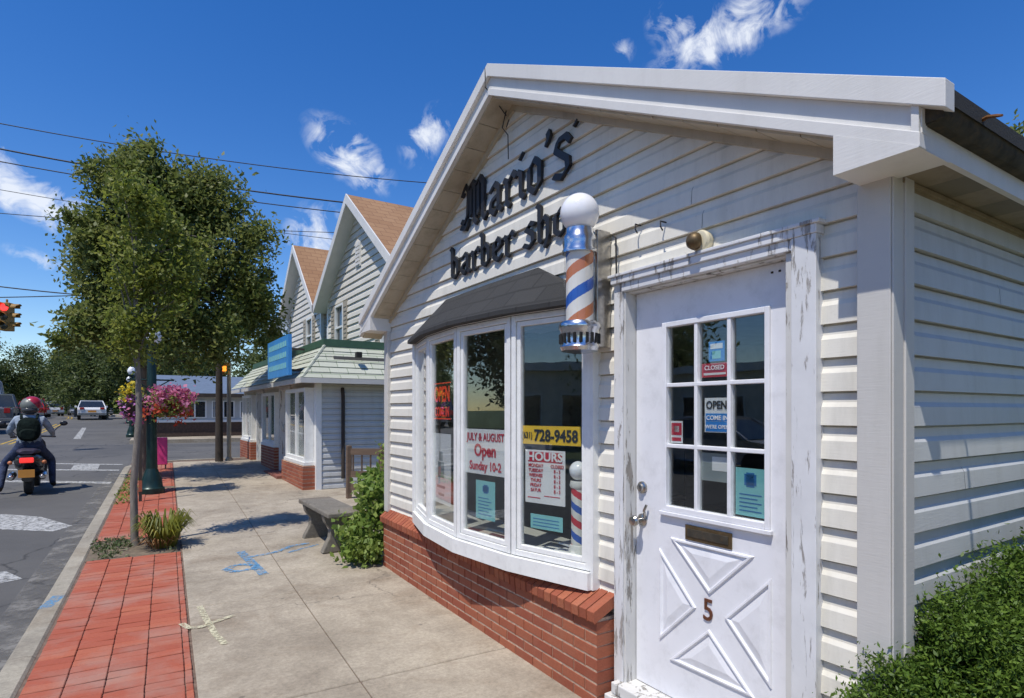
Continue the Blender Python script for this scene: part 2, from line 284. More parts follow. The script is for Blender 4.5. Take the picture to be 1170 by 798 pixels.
# ------------------------------------------------------------------ mesh builder
class MB:
    def __init__(s): s.v = []; s.f = []; s.sm = []; s.mi = []; s.cur = 0; s.X = None
    def add(s, vs, fs, smooth=False):
        o = len(s.v)
        s.v += [tuple(s.X @ Vector(v)) if s.X else tuple(v) for v in vs]
        for f in fs: s.f.append([o + i for i in f]); s.sm.append(smooth); s.mi.append(s.cur)
        return s
    def box(s, x0, x1, y0, y1, z0, z1):
        if x0 > x1: x0, x1 = x1, x0
        if y0 > y1: y0, y1 = y1, y0
        if z0 > z1: z0, z1 = z1, z0
        return s.add([(x, y, z) for x in (x0, x1) for y in (y0, y1) for z in (z0, z1)], [(0, 1, 3, 2), (4, 6, 7, 5), (0, 4, 5, 1), (2, 3, 7, 6), (0, 2, 6, 4), (1, 5, 7, 3)])
    def prism(s, pts, a, b, ax):           # polygon pts (2D) extruded along ax from a to b; other axes in order
        def P(p, t):
            q = [0, 0, 0]; o = [i for i in range(3) if i != ax]; q[o[0]], q[o[1]] = p; q[ax] = t; return tuple(q)
        n = len(pts); return s.add([P(p, a) for p in pts] + [P(p, b) for p in pts], [list(range(n))[::-1], list(range(n, 2 * n))] + [(i, (i + 1) % n, n + (i + 1) % n, n + i) for i in range(n)])
    def lathe(s, prof, c=(0, 0, 0), n=24, smooth=True, axis=None):
        vs = []; fs = []; c = Vector(c)
        Q = (Vector(axis).to_track_quat('Z', 'Y').to_matrix() if axis else Matrix.Identity(3))
        for r, z in prof:
            for i in range(n):
                a = 2 * math.pi * i / n; vs.append(tuple(c + Q @ Vector((r * math.cos(a), r * math.sin(a), z))))
        for j in range(len(prof) - 1):
            for i in range(n): fs.append((j * n + i, j * n + (i + 1) % n, (j + 1) * n + (i + 1) % n, (j + 1) * n + i))
        if prof[0][0] > 1e-6: fs.append(tuple(range(n))[::-1])
        if prof[-1][0] > 1e-6: fs.append(tuple((len(prof) - 1) * n + i for i in range(n)))
        return s.add(vs, fs, smooth)
    def sphere(s, c, r, n=20, sc=(1, 1, 1), m=12):
        vs = []; fs = []
        for j in range(m + 1):
            t = math.pi * j / m
            for i in range(n):
                a = 2 * math.pi * i / n; vs.append((c[0] + sc[0] * r * math.sin(t) * math.cos(a), c[1] + sc[1] * r * math.sin(t) * math.sin(a), c[2] - sc[2] * r * math.cos(t)))
        for j in range(m):
            for i in range(n): fs.append((j * n + i, j * n + (i + 1) % n, (j + 1) * n + (i + 1) % n, (j + 1) * n + i))
        return s.add(vs, fs, True)
    def tube(s, pts, r, n=8, cap=True):
        pts = [Vector(p) for p in pts]; rs = r if isinstance(r, (list, tuple)) else [r] * len(pts); vs = []; fs = []
        up = Vector((0, 0, 1)); prev = None
        for i, p in enumerate(pts):
            t = (pts[min(i + 1, len(pts) - 1)] - pts[max(i - 1, 0)]).normalized()
            a = prev - t * prev.dot(t) if prev is not None else t.cross(up if abs(t.z) < .95 else Vector((1, 0, 0)))
            a.normalize(); prev = a; b = t.cross(a)
            for k in range(n):
                w = 2 * math.pi * k / n; vs.append(tuple(p + (a * math.cos(w) + b * math.sin(w)) * rs[i]))
        for j in range(len(pts) - 1):
            for i in range(n): fs.append((j * n + i, j * n + (i + 1) % n, (j + 1) * n + (i + 1) % n, (j + 1) * n + i))
        if cap: fs += [tuple(range(n))[::-1], tuple((len(pts) - 1) * n + i for i in range(n))]
        return s.add(vs, fs, True)
    def build(s, name, mats, parent=None, bevel=0, org=None):
        if not isinstance(mats, (list, tuple)): mats = [mats]
        mats = [M[m] if isinstance(m, str) else m for m in mats]
        o_ = Vector(org) if org is not None else Vector(ORG.get(parent.name, (0, 0, 0)) if parent else (0, 0, 0))
        me = bpy.data.meshes.new(name); me.from_pydata([tuple(Vector(v) - o_) for v in s.v], [], s.f)
        me.polygons.foreach_set('use_smooth', s.sm); me.polygons.foreach_set('material_index', s.mi)
        for m in mats: me.materials.append(m)
        me.update()
        if any(s.sm): me.set_sharp_from_angle(angle=R(40))
        ob = bpy.data.objects.new(name, me); COL.objects.link(ob)
        if parent: ob.parent = parent; ORG[ob.name] = tuple(o_)
        if bevel:
            b = ob.modifiers.new('bevel', 'BEVEL'); b.width = bevel; b.segments = 2; b.limit_method = 'ANGLE'; b.angle_limit = R(50)
        return ob
ORG = {}
def tag(o, label=None, cat=None, group=None, kind=None):
    for k, v in (('label', label), ('category', cat), ('group', group), ('kind', kind)):
        if v: o[k] = v
    return o
def thing(name, label, cat, loc, frame='W', rotz=0, group=None):
    o = bpy.data.objects.new(name, None); COL.objects.link(o); o.empty_display_size = .2
    if frame == 'B': o.location = B2W(*loc); o.rotation_euler = (0, 0, ROT + rotz); ORG[o.name] = tuple(loc)
    else: o.location = loc; o.rotation_euler = (0, 0, rotz); ORG[o.name] = (0, 0, 0)
    return tag(o, label, cat, group)
def copy_tree(o, parent=None):
    c = o.copy(); COL.objects.link(c); c.parent = parent
    for ch in [x for x in bpy.data.objects if x.parent == o]: copy_tree(ch, c)
    return c
def struct(mb, name, mats, kind='structure'): return tag(mb.build(name, mats), kind=kind)
def textmesh(body, size, extrude=.0015, bold=0., sx=1.):
    cu = bpy.data.curves.new('t', 'FONT'); cu.body = body; cu.size = size; cu.extrude = extrude; cu.offset = bold * size
    cu.align_x = 'CENTER'; cu.align_y = 'BOTTOM_BASELINE' if 'BOTTOM_BASELINE' in cu.bl_rna.properties['align_y'].enum_items else 'BOTTOM'; cu.resolution_u = 3
    o = bpy.data.objects.new('t', cu); COL.objects.link(o); bpy.context.view_layer.update()
    me = o.evaluated_get(bpy.context.evaluated_depsgraph_get()).to_mesh()
    vs = [(v.co.x * sx, v.co.y, v.co.z) for v in me.vertices]; fs = [list(p.vertices) for p in me.polygons]
    o.to_mesh_clear() if hasattr(o, 'to_mesh_clear') else None
    bpy.data.objects.remove(o); bpy.data.curves.remove(cu); return vs, fs
def face_matrix(p, u, up=(0, 0, 1)):       # local x along u, y up, z outwards
    u = Vector(u).normalized(); v = Vector(up).normalized(); w = u.cross(v)
    m = Matrix((u, v, w)).transposed().to_4x4(); m.translation = Vector(p); return m
def put_text(mb, body, size, p, u, bold=.02, sx=1., extrude=.0012):
    vs, fs = textmesh(body, size, extrude, bold, sx); old = mb.X; mb.X = face_matrix(p, u); mb.add(vs, fs); mb.X = old

# ------------------------------------------------------------------ ground, road, pavements
def strip(x0, x1, y0, y1, off, thick=0, step=3., mat=None, name=None, bframe=False):
    mb = MB(); ys = sorted(set([y0, y1] + [y for y in [4, 4.6, 5.2, 5.8, 6.4, 7, 55] if y0 < y < y1])); n = []
    for a, b in zip(ys, ys[1:]):
        k = max(1, int((b - a) / step)); n += [a + (b - a) * i / k for i in range(k)]
    n.append(ys[-1]); fx0 = x0 if callable(x0) else (lambda y: x0); fx1 = x1 if callable(x1) else (lambda y: x1)
    t = []; 
    for y in n: t += [(fx0(y), y, gz(y) + off), (fx1(y), y, gz(y) + off)]
    fs = [(2 * i, 2 * i + 1, 2 * i + 3, 2 * i + 2) for i in range(len(n) - 1)]
    if thick:
        k = len(t); t += [(x, y, z - thick) for x, y, z in t]
        fs += [(2 * i, 2 * i + 2, k + 2 * i + 2, k + 2 * i) for i in range(len(n) - 1)] + [(2 * i + 3, 2 * i + 1, k + 2 * i + 1, k + 2 * i + 3) for i in range(len(n) - 1)]
        fs += [(0, k, k + 1, 1), (2 * len(n) - 2, 2 * len(n) - 1, k + 2 * len(n) - 1, k + 2 * len(n) - 2)]
    return mb.add(t, fs)
struct(strip(-900, 900, -300, 1500, -.17, step=20), 'ground', 'grassg')
CURB = -.87
rd = strip(lambda y: roadx(y) - 4.6, lambda y: max(CURB - .0, -.87) if y < 28 else roadx(y) + 4.5, -60, 400, -.12)
rd.v += []; struct(rd, 'road', 'asphalt')
cs = strip(CURB - .01, 60, 18.1, 26.6, -.124)     # the side street
struct(cs, 'side_street', 'asphalt')
cs = strip(-60, -9.0, 18.1, 26.6, -.124); struct(cs, 'side_street', 'asphalt')
EDGE = .15
# sidewalk: slabs with real joints
sw = MB(); cuts = [-12, -9, -6, -3, 0, 1.75, 3.42, 5.35, 6.1, 7.1, 8.6, 10.1, 11.6, 13.1, 14.6, 16.1, 17.6]
for a, b in zip(cuts, cuts[1:]):
    for x0, x1 in ((EDGE, .98), (.98, 4.2 if a > 5 else 2.9)):
        r = strip(x0 + .003, x1 - .003, a + .006, b - .006, 0, .1, step=1.5); o = len(sw.v)
        sw.v += r.v; sw.f += [[o + i for i in f] for f in r.f]; sw.sm += r.sm; sw.mi += r.mi
struct(sw, 'sidewalk', 'walk').modifiers.new('bevel', 'BEVEL').width = .006
struct(strip(CURB + .1, 60, -40, 18.05, -.012, step=1.5), 'sidewalk_bed', 'sand')
struct(strip(2.7, 60, -30, 11.0, -.004, step=3), 'lawn', 'grassg')
struct(strip(CURB - .0, CURB + .145, -15, 16.6, .005, .2, step=1.2), 'curb', 'curb').modifiers.new('bevel', 'BEVEL').width = .015
g = MB()          # rounded kerb at the corner
for i in range(8):
    a0, a1 = math.pi - i * math.pi / 16, math.pi - (i + 1) * math.pi / 16; c = (CURB + 1.6, 16.6)
    p = [(c[0] + r * math.cos(a), c[1] + r * math.sin(a)) for r, a in ((1.6, a0), (1.6, a1), (1.455, a1), (1.455, a0))]
    g.add([(x, y, gz(y) + .005) for x, y in p] + [(x, y, gz(y) - .2) for x, y in p], [(0, 1, 2, 3), (0, 4, 5, 1), (3, 2, 6, 7)])
g.box(CURB + 1.6, 40, 18.055, 18.2, gz(18) - .2, gz(18) + .005)
struct(g, 'curb', 'curb')
struct(strip(-1.16, CURB, -15, 16.8, -.116, step=1.2), 'gutter_strip', paintm('gutter_patch', (.20, .19, .17), .42, .62, 3.5))
# far pavements
struct(strip(lambda y: roadx(y) + 4.3, lambda y: roadx(y) + 6.6, 28.6, 200, .02, .2), 'sidewalk', 'walk')
struct(strip(-1.2, 40, 26.6, 28.3, .02, .2), 'sidewalk', 'walk')
struct(strip(lambda y: roadx(y) - 7, lambda y: roadx(y) - 4.5, -60, 18, .0, .14), 'sidewalk', 'walk')
struct(strip(lambda y: roadx(y) - 7, lambda y: roadx(y) - 4.5, 27, 200, .0, .14), 'sidewalk', 'walk')
# brick pavers
pv = MB(); rnd = random.Random(3)
def paver_zone(y0, y1):
    y = y0
    k = 0
    while y < y1 - .05:
        x = CURB + .165; off = 0; x += rnd.uniform(-.0015, .0015)
        if off: w = .1; bx(x, x + w, y); x += w
        while x < EDGE - .03:
            w = min(.2, EDGE - .012 - x)
            if w > .03: bx(x, x + w, y)
            x += .2
        y += .1; k += 1
def bx(x0, x1, y):
    h = rnd.uniform(-.003, .003) + .003; z = gz(y); j = .0026
    jy = j + rnd.uniform(0, .002); dy = rnd.uniform(-.0012, .0012); pv.box(x0 + j, x1 - j, y + jy + dy, y + .1 - jy + dy, z - .03, z + h * .8)
    # each brick tips a little
    n = len(pv.v); t = rnd.uniform(-.003, .003)
    for i in range(n - 8, n):
        v = pv.v[i]
        if v[2] > z - .01: pv.v[i] = (v[0], v[1], v[2] + (t if v[0] > (x0 + x1) / 2 else -t))
paver_zone(.5, 7.4); paver_zone(8.35, 12.6); paver_zone(12.9, 17.4)
struct(pv, 'brick_paving', 'paver').modifiers.new('bevel', 'BEVEL').width = .004
struct(strip(CURB + .15, EDGE - .02, 7.4, 8.35, -.006), 'tree_pit', 'dirt')
struct(strip(CURB + .15, EDGE - .02, 12.6, 12.9, -.004), 'tree_pit', 'dirt')

# road paint
def paint(poly, mat, z=-.116, name='road_marking'):
    mb = MB(); mb.add([(x, y, gz(y) + z) for x, y in poly], [tuple(range(len(poly)))]); return struct(mb, name, mat)
paint([(-.99, 18.5), (-.99, 18.72), (-8.8, 23.6), (-8.8, 23.3)], 'whitepaint', -.112)
paint([(-.99, 17.1), (-.99, 17.35), (-9.5, 22.0), (-9.5, 21.7)], 'whitepaint', -.112)
paint([(-1.0, 14.65), (-.98, 14.95), (-6.4, 18.4), (-6.4, 18.05)], 'whitepaint', -.112)
paint([(-2.07, 19.0), (-1.5, 18.9), (-1.45, 17.6), (-2.0, 17.7)], 'whitepaint', -.108)
paint([(-1.12, 10.15), (-1.3, 9.85), (-1.9, 10.3), (-2.3, 11.0), (-2.7, 11.8), (-2.1, 11.6), (-1.6, 11.1)], 'whitepaint')
paint([(-1.42, 7.85), (-1.22, 7.45), (-2.2, 6.9), (-2.6, 7.5)], 'whitepaint')
paint([(-3.1, 30.5), (-3.35, 30.5), (-4.1, 41), (-3.9, 41)], 'whitepaint')
for k in (0, .25): paint([(roadx(y) + .1 + k, y) for y in range(28, 110, 6)] + [(roadx(y) - .0 + k, y) for y in range(106, 27, -6)], 'yellowpaint')
# sprayed utility marks on the pavement
def stroke(mb, pts, w, z=.005):
    pts = [Vector((x, y, 0)) for x, y in pts]
    for i, (a, b) in enumerate(zip(pts, pts[1:])):
        t = (b - a).normalized(); s = Vector((-t.y, t.x, 0)) * w / 2; a = a - t * w * .2; b = b + t * w * .2
        mb.add([tuple(p + Vector((0, 0, gz(p.y) + z + .0006 * (len(mb.f) % 9)))) for p in (a - s, b - s, b + s, a + s)], [(0, 1, 2, 3)])
sp = MB(); stroke(sp, [(.62, 6.55), (.50, 6.40), (.56, 6.28), (.74, 6.30), (.78, 6.42), (.64, 6.52)], .07); stroke(sp, [(.70, 7.05), (.80, 6.05)], .09)
stroke(sp, [(.78, 6.78), (1.02, 6.85), (1.22, 7.05), (1.42, 7.1)], .06); stroke(sp, [(1.15, 6.80), (1.5, 7.0)], .05); stroke(sp, [(-.83, 5.9), (-.78, 6.2)], .09)
struct(sp, 'paint_mark', 'bluepaint')
sp = MB(); stroke(sp, [(.23, 5.35), (.26, 5.0), (.30, 4.62), (.34, 4.42)], .045); stroke(sp, [(.10, 4.98), (.14, 4.86), (.22, 4.84), (.34, 4.92), (.44, 4.98)], .045)
struct(sp, 'paint_mark', 'creampaint')

# ------------------------------------------------------------------ lapped siding
PROF = [(0, .019), (.60, .014), (.74, .0040), (1, .0010)]
GAP = .008
def lap(mb, P, z0, z1, expo, lo, hi, openings=()):
    """P(u, out, z) -> point; lo/hi functions of z; openings (ua, ub, za, zb)"""
    k = 0
    while z0 + k * expo < z1 - 1e-4:
        a = z0 + k * expo; b = a + expo
        zs = [(a + f * expo, o) for f, o in PROF]
        def off(z):
            for (p, op), (q, oq) in zip(zs, zs[1:]):
                if z <= q + 1e-9: return op + (oq - op) * (z - p) / (q - p)
            return zs[-1][1]
        br = sorted(set([z for z, _ in zs if a < z <= z1] + [a + GAP] + [z for o in openings for z in o[2:] if a < z < b] + ([z1] if a < z1 < b else [])))
        for i, (p, q) in enumerate(zip(br, br[1:])):
            m = (p + q) / 2; iv = [(lo(p), lo(q), hi(p), hi(q))]
            for (ua, ub, za, zb) in openings:
                if za <= m <= zb:
                    n = []
                    for (l0, l1, h0, h1) in iv:
                        if ub <= l0 or ua >= h0: n.append((l0, l1, h0, h1)); continue
                        if ua > l0: n.append((l0, l1, ua, ua))
                        if ub < h0: n.append((ub, ub, h0, h1))
                    iv = n
            for (l0, l1, h0, h1) in iv:
                if h0 - l0 < .002: continue
                mb.add([P(l0, off(p), p), P(h0, off(p), p), P(h1, off(q), q), P(l1, off(q), q)], [(0, 1, 2, 3)])
                if i == 0:
                    mb.add([P(l0, -.010, p), P(h0, -.010, p), P(h0, off(p), p), P(l0, off(p), p)], [(0, 1, 2, 3)])
                    mb.add([P(l0, -.010, a), P(h0, -.010, a), P(h0, -.010, p), P(l0, -.010, p)], [(0, 1, 2, 3)]); mb.add([P(l0, -.010, a), P(h0, -.010, a), P(h0, .002, a), P(l0, .002, a)], [(3, 2, 1, 0)])
        k += 1
    return mb

# ------------------------------------------------------------------ the barber shop (building coordinates)
S0, S1 = 1.0, 5.72; SC = 3.37; WD = .06        # near corner, far corner, ridge, wall face
APX = 3.87; SL = .509                          # top of rake at ridge, slope
shop = thing('barber_shop', 'low cream-sided shop with white gable, bay window and panelled door', 'shop', (0, 1.0, 0), 'B')
def rake(s): return APX - SL * abs(s - SC)
DOOR = (1.385, 2.285, .15, 2.20)
fs = MB()
lap(fs, lambda u, o, z: (-WD - o + .012, u, z), .50, 3.75, .127, lambda z: max(S0 + .05, SC - (APX - .18 - z) / SL) if z > 2.3 else S0 + .05,
    lambda z: min(S1, SC + (APX - .18 - z) / SL) if z > 2.3 else S1, [(1.27, 2.33, 0, 2.235), (2.56, 4.92, .5, 2.19)])
lap(fs, lambda u, o, z: (-WD - o + .012, u, z), .0 - .008, .50, .127, lambda z: S0 + .05, lambda z: 1.27)
fs.build('front_siding', 'vinyl', shop)
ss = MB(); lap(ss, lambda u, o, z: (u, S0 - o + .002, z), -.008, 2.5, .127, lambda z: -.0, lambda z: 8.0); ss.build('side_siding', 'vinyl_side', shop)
core = MB()       # sheathing behind the siding, with the door and bay openings left open
core.add([(-.045, s, z) for s, z in ((S0 + .02, 0), (1.3, 0), (1.3, 2.22), (S0 + .02, 2.42))], [(0, 1, 2, 3)])
core.add([(-.045, s, z) for s, z in ((1.3, 2.22), (2.3, 2.22), (2.6, 2.18), (4.9, 2.18), (5.7, 2.42), (SC, 3.7), (S0 + .02, 2.42))], [tuple(range(7))])
core.add([(-.045, s, z) for s, z in ((2.3, .0), (2.6, .0), (2.6, 2.18), (2.3, 2.22))], [(0, 1, 2, 3)])
core.add([(-.045, s, z) for s, z in ((4.9, .0), (5.7, .0), (5.7, 2.42), (4.9, 2.18))], [(0, 1, 2, 3)])
core.add([(-.045, s, z) for s, z in ((2.6, 0), (4.9, 0), (4.9, .6), (2.6, .6))], [(0, 1, 2, 3)])
core.add([(-.0, 5.7, 0), (8, 5.7, 0), (8, 5.7, 2.5), (0, 5.7, 2.5)], [(0, 1, 2, 3)])
core.add([(8, 1.02, 0), (8, 5.7, 0), (8, 5.7, 2.5), (8, SC, 3.7), (8, 1.02, 2.5)], [(0, 1, 2, 3, 4)])
core.add([(0, 1.02, 0), (8, 1.02, 0), (8, 1.02, 2.5), (0, 1.02, 2.5)], [(0, 1, 2, 3)])
core.build('wall', 'vinyl2', shop)
room = MB()
room.box(.02, 4.6, 1.06, 5.66, .12, .14); room.box(.02, 4.6, 1.06, 5.66, 2.42, 2.44)
room.box(4.58, 4.6, 1.06, 5.66, .14, 2.42); room.box(.02, 4.58, 1.06, 1.08, .14, 2.42); room.box(.02, 4.58, 5.64, 5.66, .14, 2.42)
room.build('interior', 'room', shop)
rm = MB(); rm.box(4.2, 4.56, 1.5, 5.0, .14, 1.1)
rm.build('interior_counter', 'wood', shop)
for a_, b_ in ((1.75, 2.75), (3.25, 4.35)): mb = MB(); mb.box(4.535, 4.5399, a_, b_, 1.25, 2.05); mb.build('wall_mirror', 'chrome', shop)
for a_ in (1.4, 3.4): mb = MB(); mb.box(1.0, 1.25, a_, a_ + 1.5, 2.36, 2.419); mb.build('ceiling_fixture', 'paper', shop)
mb = MB(); mb.box(2.2, 3.0, 1.12, 1.3, .9, 1.9); mb.build('cabinet', 'jacket', shop)
rnd = random.Random(19)
def seams(P, z0, z1, expo, lo, hi, n, skip):
    mb = MB()
    for _ in range(n):
        k = rnd.randrange(int((z1 - z0) / expo)); u = rnd.uniform(lo, hi); a = z0 + k * expo
        if skip(u, a): continue
        mb.add([P(u, .0195, a + .009), P(u + .0022, .0195, a + .009), P(u + .0022, .0145, a + .6 * expo), P(u, .0145, a + .6 * expo)], [(0, 1, 2, 3)]); mb.add([P(u, .0145, a + .6 * expo), P(u + .0022, .0145, a + .6 * expo), P(u + .0022, .0045, a + .74 * expo), P(u, .0045, a + .74 * expo)], [(0, 1, 2, 3)])
    return mb
seams(lambda u, o, z: (-WD - o + .012, u, z), .50, 3.4, .127, 1.4, 5.2, 46, lambda u, a: (2.45 < u < 5.05 and a < 2.6) or a > 3.5 - .51 * abs(u - SC) or (u < 2.5 and a < 2.3)).build('siding_joint', 'wire', shop)
seams(lambda u, o, z: (u, S0 - o + .002, z), -.008, 2.3, .127, .2, 5., 34, lambda u, a: False).build('siding_joint', 'wire', shop)
# corner boards
cb = MB(); cb.box(-.100, -.02, .985, 1.096, 0, 2.43); cb.box(-.0199, .045, .972, .999, 0, 2.46); cb.box(-.094, -.0201, .978, .9848, 0, 2.44)
cb.build('corner_board', 'metal_trim', shop, bevel=.003)
cb = MB(); cb.box(-.095, -.02, 5.66, 5.75, .56, 2.42); cb.build('corner_board', 'metal_trim', shop, bevel=.003)
# door casing
tr = MB()
tr.box(-.10, -.03, 1.245, 1.345, 0, 2.25); tr.box(-.085, -.03, 2.300, 2.365, 0, 2.25)
tr.box(-.106, -.03, 1.24, 2.37, 2.2501, 2.285)
tr.box(-.115, -.03, 1.225, 2.385, 2.2851, 2.30)
tr.box(-.093, -.03, 1.3451, 2.2999, 2.205, 2.25)
tr.build('door_casing', 'peel', shop, bevel=.003)
tr = MB(); tr.box(-.075, .04, 1.346, 1.383, .12, 2.204); tr.box(-.075, .04, 2.287, 2.2995, .12, 2.204); tr.box(-.06, .04, 1.3835, 2.2865, 2.197, 2.2045)
tr.build('door_jamb', 'peel2', shop, bevel=.002)
tr = MB(); tr.box(-.13, .06, 1.30, 2.34, .085, .145); tr.box(-.16, .06, 1.26, 2.36, .0, .084); tr.build('door_sill', 'peel2', shop, bevel=.006)
# door leaf: stiles, rails, glazing, crossbuck
dr = MB(); gx0, gx1, gz0, gz1 = 1.516, 2.07, 1.10, 2.00
dr.box(0, .04, 1.388, gx0 - .012, .15, 2.195); dr.box(0, .04, gx1 + .012, 2.282, .15, 2.195)
dr.box(0, .04, gx0 - .012, gx1 + .012, gz1 + .012, 2.195); dr.box(0, .04, gx0 - .012, gx1 + .012, .15, gz0 - .012)
door = dr.build('front_door', 'doorp', shop)
mb = MB()
for a, b, c, d in ((1.496, 1.52, 1.075, 2.02), (2.066, 2.094, 1.075, 2.02)): mb.box(-.012, .03, a, b, c, d)
mb.box(-.012, .03, 1.52, 2.066, 1.995, 2.02); mb.box(-.014, .03, 1.52, 2.066, 1.075, 1.103)
for s in (1.70, 1.885): mb.box(-.008, .028, s - .0095, s + .0095, 1.103, 1.995)
for z in (1.403, 1.705): mb.box(-.0085, .027, 1.52, 2.066, z - .0095, z + .0095)
mb.box(-.022, -.001, 1.485, 2.105, 1.055, 1.0745)
mb.build('window_frame', 'doorp', door, bevel=.003)
mb = MB(); mb.box(.012, .016, 1.51, 2.075, 1.09, 2.005); mb.build('window_pane', 'glass', door)
def tri_panel(mb, pts):          # raised bevelled triangular panel: moulding ridge, then a sunk bevel up to a field
    c = (sum(p[0] for p in pts) / 3, sum(p[1] for p in pts) / 3)
    def inset(d):
        out = []
        n = 3
        for i in range(3):
            p = Vector(pts[i]); a = (Vector(pts[i - 1]) - p).normalized(); b = (Vector(pts[(i + 1) % 3]) - p).normalized()
            bis = (a + b).normalized(); s = d / math.sin(max(.05, a.angle(b) / 2)); out.append(tuple(p + bis * s))
        return out
    rings = [(0, .0005), (.004, -.009), (.012, -.010), (.018, .000), (.022, .0002), (.052, -.007), (.054, -.0075)]
    vs = []; fs = []
    for d, o in rings: vs += [(o, p[0], p[1]) for p in inset(d)]
    for j in range(len(rings) - 1):
        for i in range(3): fs.append((3 * j + i, 3 * j + (i + 1) % 3, 3 * j + 3 + (i + 1) % 3, 3 * j + 3 + i))
    k = 3 * (len(rings) - 1); fs.append((k, k + 1, k + 2)); mb.add(vs, fs)
mb = MB()
tri_panel(mb, [(2.045, .948), (1.572, .948), (1.808, .722)]); tri_panel(mb, [(2.118, .882), (1.885, .639), (2.118, .41)])
tri_panel(mb, [(1.49, .876), (1.725, .641), (1.49, .405)]); tri_panel(mb, [(1.811, .560), (2.052, .335), (1.570, .335)])
mb.build('crossbuck_panel', 'doorp', door)
mb = MB(); mb.box(-.008, .0, 1.685, 1.948, .955, 1.028); mb.cur = 1; mb.box(-.012, -.0081, 1.70, 1.933, .972, 1.012); mb.build('mail_slot', ['brass', M['gutter']], door, bevel=.002)
mb = MB(); mb.lathe([(.032, 0), (.032, .006), (.026, .01), (.012, .012), (.011, .04), (.014, .045), (.027, .055), (.029, .068), (.022, .078), (0, .081)], (0, 2.236, 1.005), 24, axis=(-1, 0, 0))
mb.tube([(-.008, 2.215, 1.02), (-.028, 2.20, 1.06), (-.02, 2.19, 1.09)], .007); mb.build('door_knob', 'nickel', door)
mb = MB(); mb.lathe([(.032, 0), (.031, .010), (.020, .016), (.018, .026), (0, .028)], (0, 2.236, 1.175), 24, axis=(-1, 0, 0)); mb.build('deadbolt', 'nickel', door)
mb = MB(); put_text(mb, '5', .145, (-.004, 1.815, .600), (0, -1, 0), .004, .9, .003); mb.build('house_number', 'copper', door)
for i in range(3): mb = MB(); mb.box(-.003, .0, 1.415 + i * .035, 1.425 + i * .035, 2.155, 2.163); mb.build('screw', 'gutter', door)
# roof: slabs, rakes in three steps, soffits, returns
F = .27
rf = MB()
for sg in (-1, 1):
    e = 5.97 if sg > 0 else .77; ze = rake(e)
    p = [(SC, APX + .0), (e, ze), (e, ze - .05), (SC, APX - .05)]
    rf.add([(x, s, z) for x in (-F + .03, 8.3) for s, z in p], [(0, 1, 5, 4), (1, 2, 6, 5), (2, 3, 7, 6), (0, 3, 2, 1), (4, 5, 6, 7)])
rf.build('roof', 'roofblk', shop)
for sg in (-1, 1):
    e = 5.985 if sg > 0 else .755
    def seg(mb, d0, d1, t0, t1, e=e):
        a = [(SC, APX + .004 - t0), (e, rake(e) + .004 - t0), (e, rake(e) + .004 - t1), (SC, APX + .004 - t1)]
        mb.add([(x, s, z) for x in (-d1, -d0) for s, z in a], [(0, 1, 2, 3), (7, 6, 5, 4), (0, 4, 5, 1), (3, 2, 6, 7), (1, 5, 6, 2)])
    mb = MB(); seg(mb, F - .05, F + .012, -.002, .082); e2 = .826 if sg < 0 else e; seg(mb, F - .05, F - .014, .0821, .16, e2); seg(mb, F - .05, F + .002, .1601, .205, e2)
    mb.build('rake_fascia', 'trim', shop, bevel=.002)
    mb = MB(); a, b = SC, (e if sg > 0 else .86)
    n = 14
    for i in range(n):        # soffit boards with small steps between them
        u0, u1 = a + (b - a) * i / n, a + (b - a) * (i + .97) / n
        q = [(u0, rake(u0) - .20), (u1, rake(u1) - .20)]
        mb.add([(x, s, z - dz) for x in (-F + .03, -WD + .02) for s, z in q for dz in (0, .012)], [(0, 2, 3, 1), (1, 3, 7, 5), (4, 5, 7, 6), (0, 1, 5, 4), (2, 6, 7, 3)])
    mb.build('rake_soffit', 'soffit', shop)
    # frieze under the soffit
    mb = MB(); q = [(SC, rake(SC) - .212), (e, rake(e) - .212), (e, rake(e) - .252), (SC, rake(SC) - .252)]
    if sg < 0: q = [(s if s == SC else S0 + .02, z if s == SC else rake(S0 + .02) - (.212 if i == 1 else .252)) for i, (s, z) in enumerate(q)]
    else: q = [(s if s == SC else S1, z if s == SC else rake(S1) - (.212 if i == 1 else .252)) for i, (s, z) in enumerate(q)]
    mb.add([(x, s, z) for x in (-WD - .022, -WD + .01) for s, z in q], [(0, 1, 2, 3), (3, 2, 6, 7), (7, 6, 5, 4)]); mb.build('frieze', 'soffit', shop)
# boxed returns at the gable feet
ER = 2.378
for (a, b) in ((.828, 1.085), (5.655, 5.98)):
    zt0 = rake(a) - .20; zt1 = rake(b) - .20; zb = ER - .005
    mb = MB(); mb.add([(x, s, z) for x in (-F - .004, -WD) for s, z in ((a, zb), (b, zb), (b, zt1), (a, zt0))], [(0, 1, 2, 3), (7, 6, 5, 4), (0, 4, 5, 1), (1, 5, 6, 2), (2, 6, 7, 3), (3, 7, 4, 0)])
    mb.build('eave_return', 'trim', shop)
